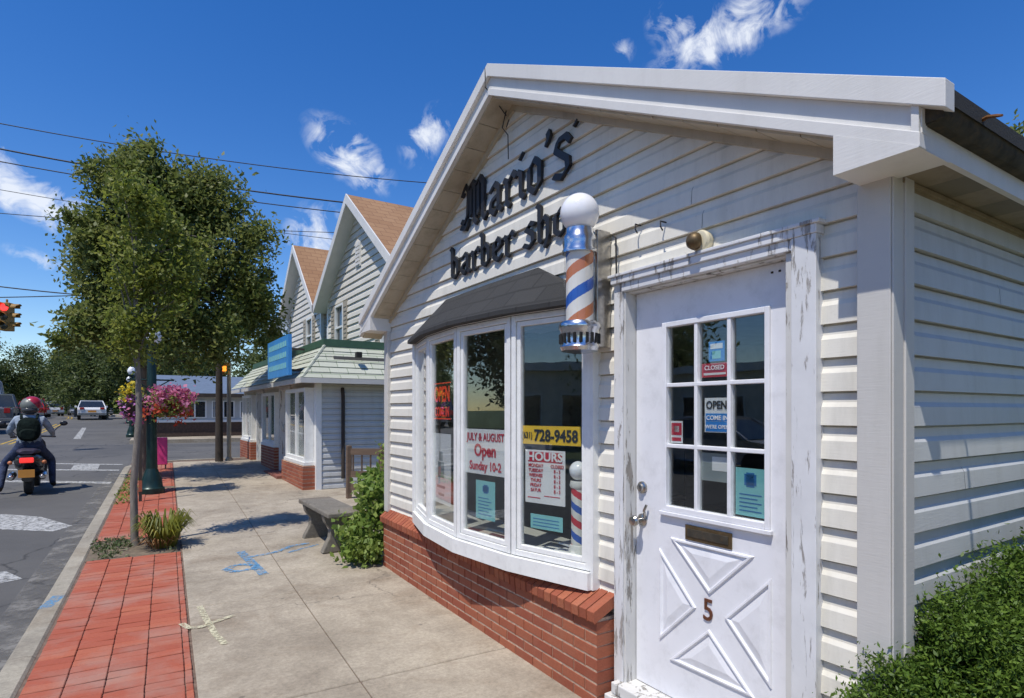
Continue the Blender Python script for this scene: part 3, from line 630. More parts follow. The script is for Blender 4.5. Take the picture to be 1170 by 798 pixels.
# side eave: fascia, soffit, gutter
mb = MB(); mb.box(-F - .0, 8.3, .829, .850, ER, ER + .14); mb.build('eave_fascia', 'trim', shop)
mb = MB(); mb.box(-F - .0, 8.3, 5.955, 5.98, ER, ER + .16); mb.build('eave_fascia', 'trim', shop)
mb = MB(); nb = 41
mb.add([(-WD + .202 * i, s, ER + .006) for i in range(nb) for s in (.851, 1.0)], [])
for i in range(nb - 1): mb.f.append([2 * i, 2 * i + 1, 2 * i + 3, 2 * i + 2]); mb.sm.append(False); mb.mi.append(i % 2)
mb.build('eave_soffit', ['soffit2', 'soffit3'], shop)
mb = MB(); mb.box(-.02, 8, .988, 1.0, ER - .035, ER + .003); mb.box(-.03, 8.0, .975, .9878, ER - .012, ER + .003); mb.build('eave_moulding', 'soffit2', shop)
gt = MB(); gp = [(.828, ER + .07), (.800, ER + .073), (.780, ER + .095), (.774, ER + .135), (.779, ER + .135), (.787, ER + .10), (.803, ER + .082), (.828, ER + .079)]
gt.prism(gp, -F + .04, 8.3, 0); gt.box(-F + .034, -F + .0399, .779, .8275, ER + .075, ER + .133)
for i in range(9): gt.tube([(-.1 + i * .9, .78, ER + .13), (-.06 + i * .9, .828, ER + .138)], .005, 6)
gt.build('gutter', 'gutter', shop)
gl = MB(); rnd = random.Random(5)
for i in range(240):
    x = rnd.uniform(-.1, 7); y = rnd.uniform(.785, .825); z = ER + .12 + rnd.uniform(-.01, .03); l = rnd.uniform(.02, .07); a = rnd.uniform(0, 6.28)
    gl.add([(x, y, z), (x + l * math.cos(a), y + l * .4 * math.sin(a), z + rnd.uniform(0, .03)), (x + .01, y + .012, z + .01)], [(0, 1, 2)])
gl.tube([(.06, .80, ER + .14), (.01, .75, ER + .13), (-.05, .71, ER + .10), (-.10, .68, ER + .075)], [.007, .006, .006, .004], 6)
gl.build('gutter_debris', 'dry', shop)

# brick base with real bricks and a rowlock ledge
def bd(s): return .185 - .075 * (s - 2.4) / 3.3
bk = MB(); rnd = random.Random(11); L0, L1 = 2.385, 5.72
for r in range(7):
    s = L0 + (-.1 if r % 2 else 0) - .0
    while s < L1:
        a, b = max(s, L0), min(s + .195, L1)
        if b - a > .02:
            z = .0 + r * .0665 - .005; j = rnd.uniform(0, .002)
            bk.add([(x - j, y, zz) for y in (a, b) for x, zz in ((-bd(y), z), (-bd(y), z + .056), (-.0, z + .056), (-.0, z))], [(0, 1, 2, 3)[::-1], (4, 5, 6, 7), (0, 4, 5, 1), (1, 5, 6, 2), (3, 7, 4, 0)])
        s += .205
bk.build('brick_base', 'brickm', shop, bevel=.003)
mo = MB(); mo.add([(x, y, z) for y in (L0 + .003, L1 - .003) for x, z in ((-bd(y) + .0012, -.02), (-bd(y) + .0012, .47), (-.0, .47), (0, -.02))], [(3, 2, 1, 0), (4, 5, 6, 7), (0, 4, 5, 1), (1, 5, 6, 2)]); mo.build('mortar', 'mortar', shop)
rw = MB(); s = L0 - .01
while s < L1:
    b = min(s + .058, L1 + .01); d = bd(s) + .028 + rnd.uniform(-.002, .002)
    rw.add([(x, y, z) for y in (s, b) for x, z in ((-d, .455), (-d - .004, .512), (-.05, .588), (-.04, .53))], [(3, 2, 1, 0), (4, 5, 6, 7), (0, 4, 5, 1), (1, 5, 6, 2), (0, 3, 7, 4)][:5])
    s += .066
rw.build('brick_ledge', 'brickm', shop, bevel=.003)
mo = MB(); mo.add([(x, y, z) for y in (L0, L1) for x, z in ((-bd(y) - .021, .462), (-bd(y) - .024, .506), (-.05, .581), (-.04, .535))], [(3, 2, 1, 0), (4, 5, 6, 7), (0, 4, 5, 1), (1, 5, 6, 2), (0, 3, 7, 4)]); mo.build('mortar', 'mortar', shop)

# bay window
BV = [(2.53, .10), (3.12, .26), (3.74, .32), (4.36, .26), (4.95, .10)]
BZ0, BZ1 = .675, 2.17
bay = MB()
bay.add([(-d - .03, s, z) for s, d in BV for z in (.575, .672)] , [(2 * i, 2 * i + 2, 2 * i + 3, 2 * i + 1) for i in range(4)])
bay.add([(-d - .03, s, .672) for s, d in BV] + [(-.0, 4.95, .672), (-.0, 2.53, .672)], [tuple(range(7))])
bay.add([(-d - .03, s, .575) for s, d in BV] + [(-.0, 4.95, .575), (-.0, 2.53, .575)], [tuple(range(7))[::-1]])
bay.add([(-BV[0][1] - .03, 2.53, .575), (-BV[0][1] - .03, 2.53, .672), (0, 2.53, .672), (0, 2.53, .575)], [(0, 1, 2, 3)]); bay.add([(-BV[-1][1] - .03, 4.95, .575), (-BV[-1][1] - .03, 4.95, .672), (0, 4.95, .672), (0, 4.95, .575)], [(0, 1, 2, 3)])
bay.add([(-d - .005, s, z) for s, d in BV for z in (BZ1 + .001, BZ1 + .05)], [(2 * i, 2 * i + 2, 2 * i + 3, 2 * i + 1) for i in range(4)])
# end posts against the wall
bay.box(-.105, -.03, 2.512, 2.535, .576, 2.19); bay.box(-.115, -.03, 4.945, 4.99, .6, 2.19)
bayo = bay.build('bay_window', 'white', shop)
def panel_M(i):        # panel i: local x from far vertex to near vertex, y up, z outward
    a, b = BV[i + 1], BV[i]; pa = Vector((-a[1], a[0], 0)); pb = Vector((-b[1], b[0], 0)); return face_matrix(pa, pb - pa), (pb - pa).length
for i in range(4):
    X, L = panel_M(i); mb = MB(); mb.X = X; w = .036
    def rect_frame(x0, x1, y0, y1, w, z0, z1):
        mb.box(x0, x0 + w, y0, y1, z0, z1); mb.box(x1 - w, x1, y0, y1, z0, z1); mb.box(x0 + w, x1 - w, y0, y0 + w, z0, z1); mb.box(x0 + w, x1 - w, y1 - w, y1, z0, z1)
    rect_frame(.006, L - .006, BZ0 + .002, BZ1, w, -.05, 0)
    rect_frame(.006 + w + .003, L - .009 - w, BZ0 + .005 + w, BZ1 - w - .003, .03, -.045, -.010)
    fr = mb.build('window_frame', 'white', bayo, bevel=.003)
    mb = MB(); mb.X = X; mb.box(.07, L - .07, BZ0 + .06, BZ1 - .06, -.032, -.028); mb.build('window_pane', 'glass', bayo)
    mb = MB(); mb.X = X; mb.box(-.004, .004, BZ0, BZ1, -.04, -.012); mb.build('mullion_seam', 'dark', bayo)
# window board inside
mb = MB(); mb.add([(-d + .05, s, z) for z in (.68, .70) for s, d in BV] + [(.25, 4.95, .68), (.25, 2.53, .68), (.25, 4.95, .70), (.25, 2.53, .70)],
    [(5, 6, 7, 8, 9, 12, 13)]); mb.build('window_board', 'shelf', bayo)
# bay roof
aw = MB(); TP = [(3.10, .06), (4.42, .06)]; bot = [(2.47, .065)] + [(s + (-.02 if i == 0 else .02 if i == 4 else 0), d + .07) for i, (s, d) in enumerate(BV)] + [(5.01, .065)]
zb = 2.205
vs = [(-d, s, zb) for s, d in bot] + [(-.06, 3.10, 2.50), (-.075, 3.74, 2.50), (-.06, 4.42, 2.50)]
aw.add(vs, [(0, 1, 7), (1, 2, 7), (2, 3, 8, 7), (3, 4, 9, 8), (4, 5, 9), (5, 6, 9)])
aw.add([(-d, s, z) for s, d in bot for z in (zb, zb - .028)], [(2 * i, 2 * i + 2, 2 * i + 3, 2 * i + 1) for i in range(6)])
aw.add([(-d, s, zb - .028) for s, d in bot], [tuple(range(7))])
aw.build('bay_roof', 'roofblk', shop)

# ------------------------------------------------------------------ wall lettering: blackletter strokes with a broad nib
def nib_letter(strokes, w=.11, ang=40):
    """strokes in unit cells -> list of hull polygons"""
    n = Vector((math.cos(R(ang)), math.sin(R(ang)))) * w / 2; out = []
    for st in strokes:
        k = 1.
        for a, b in zip(st, st[1:]):
            a = Vector(a); b = Vector(b); t = Vector((-n.y, n.x)) * .28
            pts = [a + n + t, a + n - t, a - n + t, a - n - t, b + n + t, b + n - t, b - n + t, b - n - t]
            out.append(hull(pts))
    return out
def hull(P):
    P = sorted(set((round(p.x, 5), round(p.y, 5)) for p in P))
    def half(Q):
        h = []
        for p in Q:
            while len(h) > 1 and (h[-1][0] - h[-2][0]) * (p[1] - h[-2][1]) - (h[-1][1] - h[-2][1]) * (p[0] - h[-2][0]) <= 0: h.pop()
            h.append(p)
        return h[:-1]
    return half(P) + half(P[::-1])
GL = {   # blackletter glyphs, x height .62, ascender 1
 'M': (1.02, [[(.14, .96), (.24, .82), (.20, .30), (.06, .12), (-.04, .20)], [(.24, .86), (.42, .96), (.50, .80), (.50, .10), (.58, .02)], [(.50, .84), (.72, .97), (.84, .82), (.84, .14), (.92, .02), (1.0, .10)], [(.36, .80), (.36, .25)], [(.67, .82), (.67, .2)], [(.0, .80), (.14, .96)], [(-.05, .06), (.16, .0), (.24, .14)]]),
 'a': (.56, [[(.10, .52), (.26, .62), (.40, .50), (.40, .10), (.50, .02)], [(.38, .36), (.14, .28), (.10, .12), (.24, .0), (.40, .12)]]),
 'r': (.46, [[(.04, .56), (.14, .50), (.14, .08), (.22, .0)], [(.16, .48), (.34, .62), (.44, .52)]]),
 'i': (.30, [[(.04, .56), (.14, .50), (.14, .10), (.24, .02)], [(.13, .82), (.17, .86)]]),
 'o': (.56, [[(.26, .62), (.10, .48), (.10, .12), (.26, .0)], [(.26, .62), (.42, .48), (.42, .12), (.26, .0)]]),
 's': (.48, [[(.40, .56), (.26, .62), (.10, .48), (.36, .30), (.38, .12), (.20, .0), (.04, .08)]]),
 'S': (.50, [[(.46, .58), (.36, .70), (.16, .68), (.09, .52), (.24, .40), (.40, .28), (.42, .12), (.26, .0), (.06, .07)]]),
 'b': (.56, [[(.04, .98), (.12, .90), (.12, .10), (.26, .0), (.42, .12), (.42, .48), (.28, .62), (.14, .50)]]),
 'e': (.52, [[(.42, .10), (.26, .0), (.10, .12), (.10, .48), (.26, .62), (.40, .50), (.38, .38), (.12, .28)]]),
 'h': (.56, [[(.04, .98), (.12, .90), (.12, .08), (.20, .0)], [(.14, .48), (.30, .62), (.42, .50), (.42, .10), (.34, -.14)]]),
 'p': (.56, [[(.04, .58), (.12, .52), (.12, -.26), (.04, -.34)], [(.12, .50), (.28, .62), (.42, .48), (.42, .12), (.28, .0), (.14, .08)]]),
 "'": (.22, [[(.10, .96), (.12, .86), (.06, .76)]]),
 '.': (.2, [[(.10, .80), (.11, .81)]]),
}
def lettering(word, s_left, s_right, z0, size, label, weight=.115):
    t = thing('wall_lettering', label, 'sign', (-WD - .03, (s_left + s_right) / 2, z0), 'B')
    tot = sum(GL[c][0] if c != ' ' else .35 for c in word); fx = (s_left - s_right) / tot; x = 0
    for ci, c in enumerate(word):
        if c == ' ': x += .35; continue
        mb = MB(); k = 0; kx = 1 if fx > size * .95 else .95
        for poly in nib_letter(GL[c][1], weight):
            zz = .014 + k * .0004; k += 1
            q = [(s_left - (x + p[0]) * fx, z0 + p[1] * size) for p in poly]
            mb.add([(xx, s, z) for xx in (-WD - .012 - zz, -WD - .004) for s, z in q], [tuple(range(len(q)))] + [(i, (i + 1) % len(q), len(q) + (i + 1) % len(q), len(q) + i) for i in range(len(q))])
        mb.build('letter', 'letter', t); x += GL[c][0]
lettering("Mario'S.", 4.08, 2.66, 2.985, .34, "upper line of black blackletter lettering in the gable, reading Mario's")
lettering('barber shop', 4.30, 2.58, 2.645, .245, 'lower line of black blackletter lettering above the bay, reading barber shop', .125)
mb = MB()
for hs_, hz in ((2.19, 2.53), (2.02, 2.50)): mb.tube([(-.06, hs_, hz), (-.10, hs_, hz), (-.11, hs_ - .01, hz - .03), (-.10, hs_ - .015, hz - .05)], .004, 6)
mb.build('hook', 'wire', shop)
# loose wire at the peak of the gable
mb = MB(); mb.tube([(-.10, 3.42, 3.64), (-.12, 3.44, 3.52), (-.10, 3.40, 3.46), (-.09, 3.41, 3.30)], .004, 5); mb.tube([(-.10, 3.42, 3.52), (-.13, 3.34, 3.53)], .004, 5); mb.tube([(-F - .01, 3.40, 3.86), (-F - .02, 3.38, 3.72), (-.10, 3.42, 3.60)], .004, 5)
mb.build('loose_cable', 'wire', shop)

# ------------------------------------------------------------------ barber pole on its wall bracket
px_, ps_ = -.25, 2.452
bp = thing('barber_pole', 'large wall mounted barber pole with white globe and orange and blue stripes', 'barber pole', (-.08, 2.40, 1.9), 'B')
C0 = (px_, ps_, 0)
mb = MB(); mb.sphere((px_, ps_, 2.632), .104, 32, m=20); mb.build('globe', 'globe', bp)
mb = MB(); mb.lathe([(.05, 2.545), (.074, 2.545), (.076, 2.52), (.088, 2.50), (.092, 2.47), (.088, 2.44), (.094, 2.43), (.094, 2.415), (.075, 2.412)], C0, 32); mb.build('top_cap', 'chrome', bp)
mb = MB(); mb.lathe([(.084, 2.04), (.084, 2.415)], C0, 32); mb.build('glass_cylinder', 'cyl', bp)
mb = MB(); n = 96; rr = .073; Z0, Z1 = 2.04, 2.413; pitch = .27
names = [2, 0, 2, 1]
vs = []; rows = 240
for j in range(rows + 1):
    for i in range(n): a = 2 * math.pi * i / n; vs.append((px_ + rr * math.cos(a), ps_ + rr * math.sin(a), Z0 + (Z1 - Z0) * j / rows))
mb.add(vs, [])
for j in range(rows):
    for i in range(n):
        z = Z0 + (Z1 - Z0) * (j + .5) / rows; ph = ((z / pitch) - ((i + .5) / n) + .358) % 1
        mb.f.append([j * n + i, j * n + (i + 1) % n, (j + 1) * n + (i + 1) % n, (j + 1) * n + i]); mb.sm.append(True)
        mb.mi.append(0 if ph < .27 else 1 if ph < .5 else 0 if ph < .77 else 2)
mb.build('striped_core', ['s_white', 's_orange', 's_blue'], bp)
mb = MB(); mb.lathe([(.070, 2.055), (.100, 2.05), (.112, 2.035), (.114, 2.015), (.104, 2.0), (.100, 1.93), (.108, 1.915), (.100, 1.895), (.05, 1.885), (0, 1.885)], C0, 32)
mb.build('bottom_cap', 'chrome', bp)
mb = MB()
for i in range(20):
    a = 2 * math.pi * i / 20; mb.box(px_ + .101 * math.cos(a) - .007, px_ + .101 * math.cos(a) + .007, ps_ + .101 * math.sin(a) - .007, ps_ + .101 * math.sin(a) + .007, 1.935, 1.985)
mb.build('cap_slot', 'dark', bp)
mb = MB(); mb.box(-.13, -.07, 2.425, 2.50, 1.93, 2.56); mb.box(-.20, -.1301, 2.43, 2.49, 1.95, 2.02); mb.box(-.20, -.1301, 2.43, 2.49, 2.43, 2.50)
mb.box(-.17, -.07, 2.405, 2.4249, 1.92, 2.55); mb.build('bracket', 'nickel', bp, bevel=.006)
mb = MB(); mb.tube([(-.075, 2.38, 2.52), (-.09, 2.345, 2.50), (-.09, 2.34, 2.30), (-.075, 2.36, 2.24)], .005, 6); mb.build('cable', 'wire', bp)

# alarm bell by the door head
bl = thing('wall_bell', 'small round dark dome bell on cream base above the shop door', 'bell', (-.072, 1.78, 2.345), 'B')
mb = MB(); mb.lathe([(.047, 0), (.050, .03), (.043, .04), (.03, .043)], (-.07, 1.78, 2.345), 28, axis=(-1, 0, 0)); mb.build('base', 'cream', bl)
mb = MB(); mb.lathe([(.020, .035), (.038, .045), (.039, .062), (.031, .08), (.013, .091), (0, .093)], (-.07, 1.78, 2.350), 28, axis=(-1, .25, -.1)); mb.build('dome', 'brass', bl)
mb = MB(); mb.tube([(-.08, 1.80, 2.30), (-.085, 1.80, 2.285)], .006); mb.build('screw', 'nickel', bl)

# ------------------------------------------------------------------ signs in the windows
UD = (0, -1, 0)
def flat_sign(name, label, P, u, w, h, mat, texts=(), rects=(), cat='sign', group=None, off=-.045):
    """P bottom-left corner as the viewer sees it (building coords), u to the viewer's right"""
    X = face_matrix(P, u); c = X @ Vector((w / 2, 0, off))
    t = thing(name, label, cat, (c.x, c.y, c.z), 'B', group=group)
    mb = MB(); mb.X = X; mb.box(0, w, 0, h, off - .0015, off); mb.build('board', mat, t)
    lay = {}
    for (x, y, ww, hh, m) in rects:
        b = lay.setdefault(m, MB()); b.X = X; b.box(x, x + ww, y, y + hh, off + .0002, off + .0012)
    for (body, size, x, y, m, bold, sx) in texts:
        b = lay.setdefault(m, MB()); b.X = None
        vs, fs = textmesh(body, size, .0006, bold, sx); b.X = X @ Matrix.Translation((x, y, off + .0026)); b.add(vs, fs)
    for m, b in lay.items(): b.build('lettering', m, t)
    return t
def ray(c, n, r0, r1, x, y): pass
# door glass
def dsign(name, label, sl, sr, z0, z1, mat, texts=(), rects=(), off=.006, group=None):
    return flat_sign(name, label, (0, sl, z0), UD, sl - sr, z1 - z0, mat, texts, rects, off=-off - .012, group=group)
dsign('sticker', 'small pale blue sticker with white text, top middle pane of the door', 1.829, 1.741, 1.808, 1.90, 'blue', [], [(.01, .058, .068, .024, 'paper'), (.02, .012, .048, .036, 'teal')])
dsign('sticker', 'red and white decal just below the pale blue sticker in the top middle door pane', 1.869, 1.722, 1.735, 1.80, 'redtxt', [('CLOSED', .03, .073, .034, 'paper', .01, 1)], [(.012, .010, .123, .010, 'paper')])
dsign('open_sign', 'blue, white and black sign reading OPEN hanging in the middle door pane', 1.852, 1.708, 1.477, 1.638, 'paper', [('OPEN', .052, .068, .110, 'blk', .028, .86), ('COME IN', .030, .072, .058, 'paper', .012, 1), ("WE'RE OPEN", .024, .072, .018, 'paper', .01, .95)], [(.006, .004, .132, .046, 'blue'), (.006, .052, .132, .036, 'blue')])
dsign('sticker', 'pinkish red decal with round emblem in the left middle door pane', 2.062, 1.985, 1.417, 1.527, 'paper', [], [(.006, .04, .065, .06, 'redtxt'), (.022, .055, .033, .03, 'paper'), (.008, .01, .06, .018, 'redtxt')])
dsign('notice', 'grey blue notice with white slip, bottom middle pane of the door', 1.874, 1.703, 1.249, 1.380, 'greyprint', [], [(.065, .05, .10, .065, 'paper'), (.01, .01, .15, .10, 'teal')][:1])
dsign('notice', 'teal notice with dark blue globe, bottom right pane of the door', 1.682, 1.528, 1.114, 1.325, 'teal', [], [(.02, .02 + .018 * i, .11 - .02 * (i % 2), .005, 'tealdark') for i in range(5)] + [(.045, .135, .06, .05, 'tealdark'), (.055, .128, .04, .064, 'tealdark')])
# bay panels
def psign(i, name, label, u0, u1, z0, z1, mat, texts=(), rects=(), off=.036):
    sh = (.028, .022, .080)[i]; u0 -= sh; u1 -= sh
    X, L = panel_M(i); P = X @ Vector((u0, z0, 0)); a, b = BV[i + 1], BV[i]
    return flat_sign(name, label, (P.x, P.y, z0), (-(b[1] - a[1]), b[0] - a[0], 0), u1 - u0, z1 - z0, mat, texts, rects, off=-off)
psign(0, 'phone_sign', 'yellow strip with black telephone number across the nearest bay pane', .082, .541, 1.372, 1.485, 'yellow', [('(631)', .055, .055, .036, 'blk', .02, .72), ('728-9458', .098, .275, .022, 'blk', .03, .88)])
psign(0, 'hours_sign', 'white opening hours sign with red heading in the nearest bay pane', .121, .429, 1.012, 1.338, 'paper', [('HOURS', .072, .154, .262, 'paper', .03, 1.15)] + [(d_, .028, .085, .222 - .030 * j, 'redtxt', .02, .95) for j, d_ in enumerate(['MONDAY', 'TUESDAY', 'WEDNES', 'THURS', 'FRIDAY', 'SATUR'])] + [(d_, .028, .25, .222 - .030 * j, 'redtxt', .02, .95) for j, d_ in enumerate(['CLOSED', '8 - 5', '8 - 5', '8 - 5', '8 - 5', '8 - 3'])],
      [(.022, .252, .264, .062, 'redtxt'), (.02, .03, .10, .006, 'redtxt'), (.15, .046, .12, .005, 'redtxt')])
psign(0, 'notice', 'wide teal notice below the opening hours sign', .163, .410, .857, .945, 'teal', [], [(.02, .018 + .02 * j, .20, .005, 'tealdark') for j in range(3)], off=.037)
psign(1, 'season_sign', 'white sign with red letters reading JULY & AUGUST Open Sunday 10-2', .087, .560, 1.145, 1.452, 'paper', [('JULY & AUGUST', .075, .237, .228, 'redtxt', .02, .80), ('Open', .115, .237, .125, 'redtxt', .03, .95), ('Sunday 10-2', .082, .237, .030, 'redtxt', .025, .90)])
psign(1, 'notice', 'tall teal notice under the JULY & AUGUST sign', .216, .436, .843, 1.103, 'teal', [], [(.03, .03 + .022 * j, .15 - .03 * (j % 2), .005, 'tealdark') for j in range(6)] + [(.08, .185, .07, .04, 'tealdark'), (.092, .176, .045, .058, 'tealdark')])
psign(2, 'open_sign', 'dark sign with glowing red orange letters in second bay pane from the far end', .13, .525, 1.50, 1.80, 'dark', [('OPEN', .16, .197, .15, 'redneon', .03, .8), ('COME IN', .10, .197, .035, 'redneon', .03, .75)], [(.015, .01, .365, .010, 'redneon'), (.015, .284, .365, .008, 'redneon')])
psign(2, 'poster', 'tall white poster with a grey figure under the red letters sign', .10, .51, .86, 1.40, 'paper', [], [(.17, .33, .07, .07, 'greyprint'), (.14, .20, .13, .12, 'greyprint'), (.12, .12, .17, .02, 'greyprint'), (.15, .06, .12, .02, 'greyprint')])
# little barber pole standing in the window
X, L = panel_M(0); c = X @ Vector((.460, 0, -.092))
mp = thing('toy_barber_pole', 'small red, white and blue striped barber pole standing inside the bay window', 'barber pole', (c.x, c.y, .70), 'B')
C1 = (c.x, c.y, 0)
mb = MB(); mb.sphere((c.x, c.y, 1.225), .058, 24, m=14); mb.build('globe', 'globe', mp)
mb = MB(); mb.lathe([(.03, 1.165), (.05, 1.165), (.056, 1.14), (.05, 1.125), (.03, 1.12)], C1, 24); mb.lathe([(.062, .70), (.062, .76), (.052, .79), (.03, .80)], C1, 24); mb.build('cap', 's_white', mp)
mb = MB(); n = 64; rows = 150; mb.add([(c.x + .046 * math.cos(2 * math.pi * i / n), c.y + .046 * math.sin(2 * math.pi * i / n), .79 + .34 * j / rows) for j in range(rows + 1) for i in range(n)], [])
for j in range(rows):
    for i in range(n):
        ph = (.34 * (j + .5) / rows / .17 + (i + .5) / n) % 1
        mb.f.append([j * n + i, j * n + (i + 1) % n, (j + 1) * n + (i + 1) % n, (j + 1) * n + i]); mb.sm.append(True); mb.mi.append(0 if ph < .25 else 1 if ph < .5 else 0 if ph < .75 else 2)
mb.build('striped_core', ['s_white', 's_red', 's_blue'], mp)
X, L = panel_M(0); c = X @ Vector((.30, 0, -.16))
mb = MB()
rnd = random.Random(8)
for k in range(5): 
    x, y = c.x + rnd.uniform(-.04, .1), c.y + rnd.uniform(-.14, .14); mb.box(x - .05, x + .05, y - .07, y + .07, .702 + k * .012, .712 + k * .012)
tag(mb.build('magazine_stack', 'paper', None, org=(c.x, c.y, .7)), 'untidy stack of white papers lying on the bay window board', 'papers').location = B2W(c.x, c.y, .7)
bpy.data.objects['magazine_stack'].rotation_euler = (0, 0, ROT)
# barber chair inside
bc = thing('barber_chair', 'dark barber chair standing in the shop behind the bay glass', 'chair', (1.6, 3.3, .14), 'B')
mb = MB(); mb.lathe([(.25, .14), (.25, .17), (.06, .2), (.06, .5)], (1.6, 3.3, 0), 20); mb.build('base', 'chrome', bc)
mb = MB(); mb.box(1.35, 1.85, 3.05, 3.55, .5, .64); mb.build('seat', 'c_black', bc, bevel=.03)
mb = MB(); mb.box(1.8, 1.92, 3.07, 3.53, .66, 1.25); mb.build('backrest', 'c_black', bc, bevel=.03)
for s in (3.02, 3.5): mb = MB(); mb.box(1.36, 1.82, s, s + .08, .78, .84); mb.build('armrest', 'c_black', bc, bevel=.02)

# ------------------------------------------------------------------ vegetation
def leaf_mesh(name, C, size, mat, parent=None, aspect=2.2, upb=.3, seed=1, org=None, dirs=None, label=None):
    rs = np.random.RandomState(seed); n = len(C); C = np.asarray(C, float)
    a = rs.normal(size=(n, 3)) if dirs is None else np.asarray(dirs, float) + rs.normal(size=(n, 3)) * .35
    a /= np.linalg.norm(a, axis=1)[:, None]
    nrm = rs.normal(size=(n, 3)); nrm[:, 2] = np.abs(nrm[:, 2]) + upb; b = np.cross(a, nrm); b /= np.linalg.norm(b, axis=1)[:, None] + 1e-9
    sz = size * rs.uniform(.6, 1.35, size=(n, 1)); w = sz / aspect
    up = np.cross(a, b) * sz * .12
    V = np.stack([C - a * sz * .5, C + b * w * .5 + up, C + a * sz * .5, C - b * w * .5 + up], axis=1).reshape(-1, 3)
    me = bpy.data.meshes.new(name); me.vertices.add(4 * n); me.vertices.foreach_set('co', V.ravel())
    me.loops.add(4 * n); me.loops.foreach_set('vertex_index', np.arange(4 * n)); me.polygons.add(n)
    me.polygons.foreach_set('loop_start', np.arange(n) * 4); me.polygons.foreach_set('loop_total', np.full(n, 4))
    me.update(calc_edges=True); me.materials.append(M[mat]); ob = bpy.data.objects.new(name, me); COL.objects.link(ob)
    if parent: ob.parent = parent
    return ob
def clumps(blobs, seed=1, kc=30, per=60, cr=.25, shell=.5):
    rs = np.random.RandomState(seed); P = []; K = []
    for (cx, cy, cz, rx, ry, rz, w) in blobs:
        m = max(1, int(kc * w)); d = rs.normal(size=(m, 3)); d /= np.linalg.norm(d, axis=1)[:, None]
        r = (shell + (1 - shell) * rs.uniform(size=(m, 1))) ; c = np.array([cx, cy, cz]) + d * r * np.array([rx, ry, rz]); K.append(c)
        q = np.repeat(c, per, axis=0); q = q + rs.normal(size=q.shape) * cr * rs.uniform(.5, 1.3, size=(m, 1)).repeat(per, axis=0); P.append(q)
    return np.concatenate(P), np.concatenate(K)
def tree(name, label, loc, trunk_h, trunk_r, blobs, kc, per, cr, lsize, leafmat, barkmat='bark', seed=1, group=None, lean=(0, 0), limbs=14, shell=.5, aspect=2.0):
    t = thing(name, label, 'tree', loc, group=group)
    P, K = clumps(blobs, seed, kc, per, cr, shell); keep = P[:, 2] > .3; P = P[keep]
    leaf_mesh('crown', P, lsize, leafmat, t, aspect=aspect, seed=seed)
    rs = random.Random(seed); mb = MB(); top = max(b[2] for b in blobs)
    tr = [Vector((lean[0] * f + rs.uniform(-.03, .03) * (f > 0), lean[1] * f + rs.uniform(-.03, .03) * (f > 0), -.1 + (top + .1) * f)) for f in (0, .05, .2, .4, .6, .8, 1)]
    mb.tube(tr, [trunk_r * k for k in (1.35, 1.0, .92, .8, .55, .35, .12)], 10)
    for j in range(limbs):
        k = Vector(K[rs.randrange(len(K))]); f = rs.uniform(trunk_h / top, .85); b = Vector((lean[0] * f, lean[1] * f, top * f))
        if k.z < b.z: b.z = max(trunk_h, k.z - .3 * (k - b).length)
        m = (b + k) / 2 + Vector((0, 0, .12 * (k - b).length)); mb.tube([b, m, k], [trunk_r * .35, trunk_r * .2, trunk_r * .06], 6)
    mb.build('trunk', barkmat, t); return t
# the big street tree behind the lamp post
tree('street_tree', 'big full grown street tree with dull green crown behind the lamp post', (-.42, 14.3, gz(14.3)), 2.2, .11,
     [(.5, 0, 4.4, 1.9, 1.9, 1.6, 1.2), (.15, .2, 5.9, 1.2, 1.2, .95, .6), (1.5, -.1, 5.2, 1.15, 1.1, 1.0, .55), (-.55, .1, 4.0, .85, 1.0, 1.1, .4), (1.95, .1, 3.8, .95, 1.0, 1.1, .55), (.7, -.3, 3.1, 1.7, 1.3, .75, .65), (-.25, 0, 6.0, .8, .8, .6, .35), (1.4, 0, 6.2, .45, .45, .4, .14), (.8, 0, 5.9, .7, .7, .6, .35), (-.75, 0, 4.9, .75, .8, .9, .4), (-.75, 0, 3.0, .75, .8, .6, .35)],
     84, 150, .165, .105, 'leaf', seed=4, limbs=60, shell=.25)
# the thin young tree in its pit
tree('young_tree', 'slender young tree with thin pale trunk and yellow green crown in the brick pavement', (-.29, 7.95, gz(7.95)), 1.9, .042,
     [(.10, 0, 3.1, .45, .42, .75, 1.0), (.05, 0, 3.85, .32, .32, .45, .5), (.50, -.05, 3.2, .25, .25, .5, .35), (-.02, 0, 2.4, .36, .34, .32, .4)],
     64, 50, .085, .062, 'leafy', 'barkgrey', seed=9, limbs=18, shell=.2)
# low lily clump, weeds, dead leaves in the pit
def blades(name, label, loc, n, h, r, mat, seed, cat='plant', parent=None, w=.02, kind=None, group=None):
    rs = random.Random(seed); mb = MB()
    for i in range(n):
        a = rs.uniform(0, 6.283); r0 = r * .5 * rs.random() ** .5; hh = h * rs.uniform(.6, 1.1); out = r * rs.uniform(.5, 1.1); b = Vector((r0 * math.cos(a), r0 * math.sin(a), 0)); d = Vector((math.cos(a), math.sin(a), 0)); s = Vector((-d.y, d.x, 0)) * w
        p = [b, b + d * out * .25 + Vector((0, 0, hh * .6)), b + d * out * .65 + Vector((0, 0, hh)), b + d * out + Vector((0, 0, hh * .72))]
        vs = []
        for q, k in zip(p, (.6, 1, .7, .05)): vs += [tuple(q - s * k), tuple(q + s * k)]
        mb.add(vs, [(0, 1, 3, 2), (2, 3, 5, 4), (4, 5, 7, 6)])
    o = mb.build(name, mat); o.location = loc; return tag(o, label, cat, group, kind)
lil = thing('lily_clump', 'yellow green clump of strap leaved lily beside the thin tree trunk', 'plant', (-.02, 7.75, gz(7.75)))
